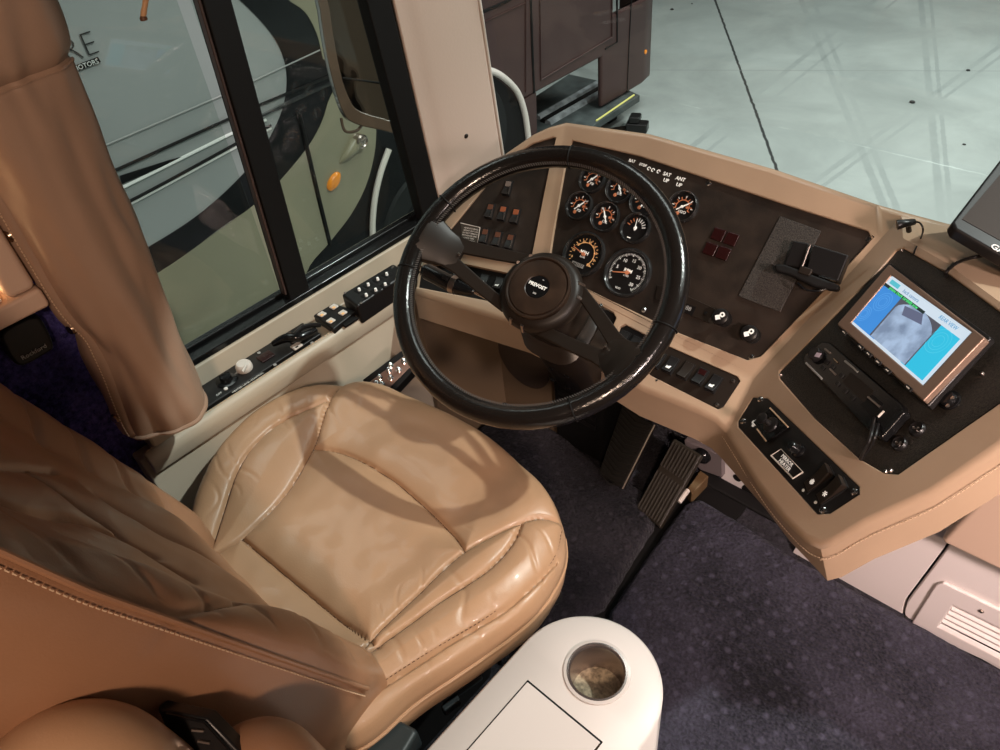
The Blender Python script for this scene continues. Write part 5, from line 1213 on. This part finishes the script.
for a, b in zip(rows, rows[1:]):
    n_ = len(a)
    for k in range(n_): bm.faces.new((a[k], a[(k+1) % n_], b[(k+1) % n_], b[k]))
bm.faces.new(rows[0]); bm.faces.new(rows[-1][::-1])
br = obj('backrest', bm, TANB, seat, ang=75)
bm = NB()
for l in BS:
    tube(bm, [bo+bu*p.x+bvv*p.y+bn*(bfront(p.x, p.y)+.0004) for p in l if abs(p.x) < hw(p.y)*.9], .0011, 6)
obj('panel_seams', bm, SEAM, br)
for sgn in (1, -1):
    P = []
    for i in range(6, 74): v = HB*i/78; w = hw(v) if sgn > 0 else hwl(v); P.append(bo+bu*(sgn*w*1.002)+bvv*v+bn*((max(.004, .03-.05*v)+.001) if sgn > 0 else .001))
    bm = NB(); tube(bm, P, .003, 8); obj('piping', bm, TANB, br)
    if sgn == 1: 
        stitch('seam_stitching', [p-bn*.009+bu*.0035 for p in P[::4]], br, step=.0065, m=STITCH, s=.0012)
# folded armrest near the camera and its bracket
bm = NB(); ar0 = dz(86, 775, .62); ar1 = ar0+V((.02, -.12, -.22))
def blob(bm, c, ax, ay, az_, rx, ry, rz, n=32, m_=18):
    rs = []
    for i in range(1, m_):
        ph = pi*i/m_; rs.append([bm.verts.new(c+ax*(rx*sin(ph)**.8*cos(2*pi*k/n))+ay*(ry*sin(ph)**.8*sin(2*pi*k/n))+az_*(rz*cos(ph))) for k in range(n)])
    t_, b_ = bm.verts.new(c+az_*rz), bm.verts.new(c-az_*rz)
    for k in range(n): bm.faces.new((t_, rs[0][k], rs[0][(k+1) % n])); bm.faces.new((b_, rs[-1][(k+1) % n], rs[-1][k]))
    for p, q in zip(rs, rs[1:]):
        for k in range(n): bm.faces.new((p[k], q[k], q[(k+1) % n], p[(k+1) % n]))
arm_ax = V((-.25, .15, 1)).normalized(); s_ = arm_ax.orthogonal().normalized(); s__ = arm_ax.cross(s_)
ac = dz(86, 772, .60)

def capsule(bm, c, D, L, ax, rx, ry, n=36, taper=.85):
    D = V(D).normalized(); ax = (V(ax)-D*D.dot(V(ax))).normalized(); ay = D.cross(ax); rs = []
    prof = [(cos(t)*1, sin(t)) for t in [pi/2*k/9 for k in range(9)]]
    st = [(-rx*sin(pi/2-pi/2*k/9), max(.02, cos(pi/2-pi/2*k/9))) for k in range(10)]+[(L*k/8, 1-(1-taper)*k/8) for k in range(1, 9)]+[(L+rx*taper*sin(pi/2*k/6), taper*max(.02, cos(pi/2*k/6))) for k in range(1, 7)]
    for d, f in st: rs.append([bm.verts.new(c+D*d+ax*(rx*f*cos(2*pi*k/n))+ay*(ry*f*sin(2*pi*k/n))) for k in range(n)])
    skin(rs)
capsule(bm, ac, (.02, .12, -1), .30, rt, .070, .052); obj('armrest', bm, TAN, seat, ang=80)
bm = NB(); capsule(bm, dz(262, 775, .70), (-.25, .15, -1), .14, rt, .056, .05); obj('bolster_end', bm, TANB, seat, ang=80)
FBk = Fr(dz(200, 735, .66), -fw, rt)
bm = NB(); prism(bm, ppx(FBk, [(156, 708), (208, 719), (240, 752), (250, 780), (190, 790)]), -fw, .02); bk_ = obj('armrest_bracket', bm, BLACK, seat, .003)
for a, b in (((166, 714), (205, 722)), ((192, 730), (204, 731)), ((198, 741), (210, 743)), ((205, 722), (232, 752))):
    bm = NB(); tube(bm, [FBk.p(*a, .001), FBk.p(*b, .001)], .0016, 6); obj('bracket_ridge', bm, STEEL if b[0] < 220 and a[0] > 180 else BLACKG, bk_)
# seat belt buckle area between post and seat
sb = thing('belt_anchor', 'small dark belt anchor low between the post and the seat cushion', 'belt anchor', onz(176, 515, .44))
bm = NB(); c = onz(176, 514, .50); tube(bm, [c+V((0, 0, -.12)), c+V((0, 0, -.01))], .008, 8); obj('stalk', bm, BLACKM, sb)
bm = NB(); box(bm, T(c.x, c.y, c.z-.012) @ R2(.3), .022, .014, .014); obj('buckle', bm, BLACKG, sb, .003)
# wooden pull at the side window
wp = thing('blind_pull', 'small wooden pull hanging at the top of the side window', 'pull cord', onx(145, 8, -1.13))
bm = NB(); a, b = onx(143, 17, -1.13), onx(148, -14, -1.13); tube(bm, [a, a+(b-a)*.15, a+(b-a)*.3, b], .005, 12, rf=lambda t: .0036+.0014*abs(1-t*1.6) if t > .05 else .0036); obj('wooden_bead', bm, WOOD, wp)
bm = NB(); lathe(bm, T(a.x, a.y, a.z-.004), [(.002, -.001), (.0052, .0), (.0052, .003), (.003, .006)], 14); obj('bead_tip', bm, mat('dark wood', (.12, .05, .02), .5), wp)
bm = NB(); tube(bm, [b, b+V((0, 0, .45))], .0012, 6); obj('cord', bm, IVORY, wp)
# bus mirror outside the side window
mi = thing('exterior_mirror', 'large brown framed bus mirror outside the front half of the side window', 'mirror', dz(370, 60, 1.95))
mc_ = dz(372, 50, 1.95); FM = Fr(mc_, (CAM-mc_).normalized()+V((.1, .15, 0)), rt)
mo = smoothpts(ppx(FM, [(316, -60), (320, 10), (330, 70), (343, 112), (356, 124), (380, 130), (412, 138), (440, 142), (452, 132), (448, 60), (430, -60)], 0), 4, True)
mi_in = smoothpts(ppx(FM, [(325, -52), (330, 10), (340, 70), (350, 100), (360, 111), (385, 119), (412, 127), (432, 131), (441, 124), (438, 60), (424, -52)], 0), 4, True)
bm = NB(); prism(bm, mo, FM.n, .05, [mi_in]); obj('housing', bm, MIRB, mi, .004, 3)
mm = mat('mirror glass', (.20, .17, .14), .05, metal=1, bump=.35, bscale=7, bumpdist=.02, detail=2)
bm = NB(); prism(bm, [p-FM.n*.012 for p in mi_in], FM.n, .008); obj('mirror_glass', bm, mm, mi)
bm = NB(); prism(bm, [p-FM.n*.045 for p in mo], FM.n, .02); obj('back_shell', bm, BLACK, mi, .004)
bm = NB(); a = FM.p(331, 85, -.02); 
tube(bm, [FM.p(343, 78, .004), FM.p(412, 87, .004)], .0025, 8); obj('glass_divider', bm, BLACKM, mi)
bm = NB(); tube(bm, smoothpts([FM.p(341, 118, -.01), FM.p(345, 131, -.01), FM.p(356, 131, -.01), FM.p(362, 125, -.01)], 5), .004, 8); obj('hinge_loop', bm, MIRB, mi)
bm = NB(); a = FM.p(420, 60, -.06); tube(bm, smoothpts([a, a+V((.12, .10, -.02)), V((-1.30, 1.20, a.z-.06))], 6), .014, 10); obj('mirror_arm', bm, BLACK, mi)
# leaf litter on the hall floor
for i, (x, y, s) in enumerate(((968, 71, .016), (912, 103, .022), (672, 10, .02), (964, 145, .012), (692, 4, .01), (697, 181, .010))):
    bm = NB(); c = onz(x, y, GZ); blob(bm, c+V((0, 0, s*.4)), V((1, 0, 0)), V((0, 1, 0)), V((0, 0, 1)), s, s*.6, s*.45, 8, 6)
    lab = ['far right dark leaf scrap on the concrete', 'largest black grit lump on the concrete right of the tyre marks', 'brown scrap near the truck bumper on the concrete', 'small dark fleck low at the right of the concrete', 'tiny fleck by the top end of the floor crack', 'small twig fleck close above the dash hood'][i]
    tag(obj('debris', bm, CRK), lab, 'debris', 'bits of debris on the hall floor')

# ------------------------------------------------------------------ light
def area(name, loc, target, size, power, col, sy=None):
    l = bpy.data.lights.new(name, 'AREA'); l.energy = power; l.color = col; l.size = size
    if sy: l.shape = 'RECTANGLE'; l.size_y = sy
    o = bpy.data.objects.new(name, l); COL.objects.link(o); o.location = loc; o.rotation_euler = (V(target)-V(loc)).to_track_quat('-Z', 'Y').to_euler(); return o
area('hall_light', (-.5, 6, 6), (-.5, 6, -1), 4, 225, (.92, 1, .96)).data.spread = radians(95)
area('hall_light', (4.5, 5, 6), (3, 5, -1), 2, 70, (.90, 1, .96)).data.spread = radians(95)
area('hall_light', (-2.0, .5, 4.5), (-2.8, 1, -1), 1.5, 115, (.97, 1, .97), 5)
area('hall_spot', (1.9, 3.1, 4.8), (-.7, .6, .6), .12, 225, (.95, 1, .95))
area('cabin_and_fill_light', (.50, -.50, 1.88), (-.6, .6, .6), .12, 15.5, (1, .72, .54))
area('cabin_and_fill_light', (.95, .15, 1.6), (.0, 1.07, .2), .2, 8, (1, .80, .74)).data.spread = radians(70)  # fill light added to brighten the white kick panel; no known fixture
w = bpy.data.worlds.new('hall'); S.world = w; w.use_nodes = True; bg = w.node_tree.nodes['Background']; bg.inputs[0].default_value = (.55, .62, .60, 1); bg.inputs[1].default_value = .05
S.view_settings.view_transform = 'Standard'; S.view_settings.look = 'None'; S.view_settings.exposure = 0; S.view_settings.gamma = 1; S.view_settings.use_curve_mapping = False
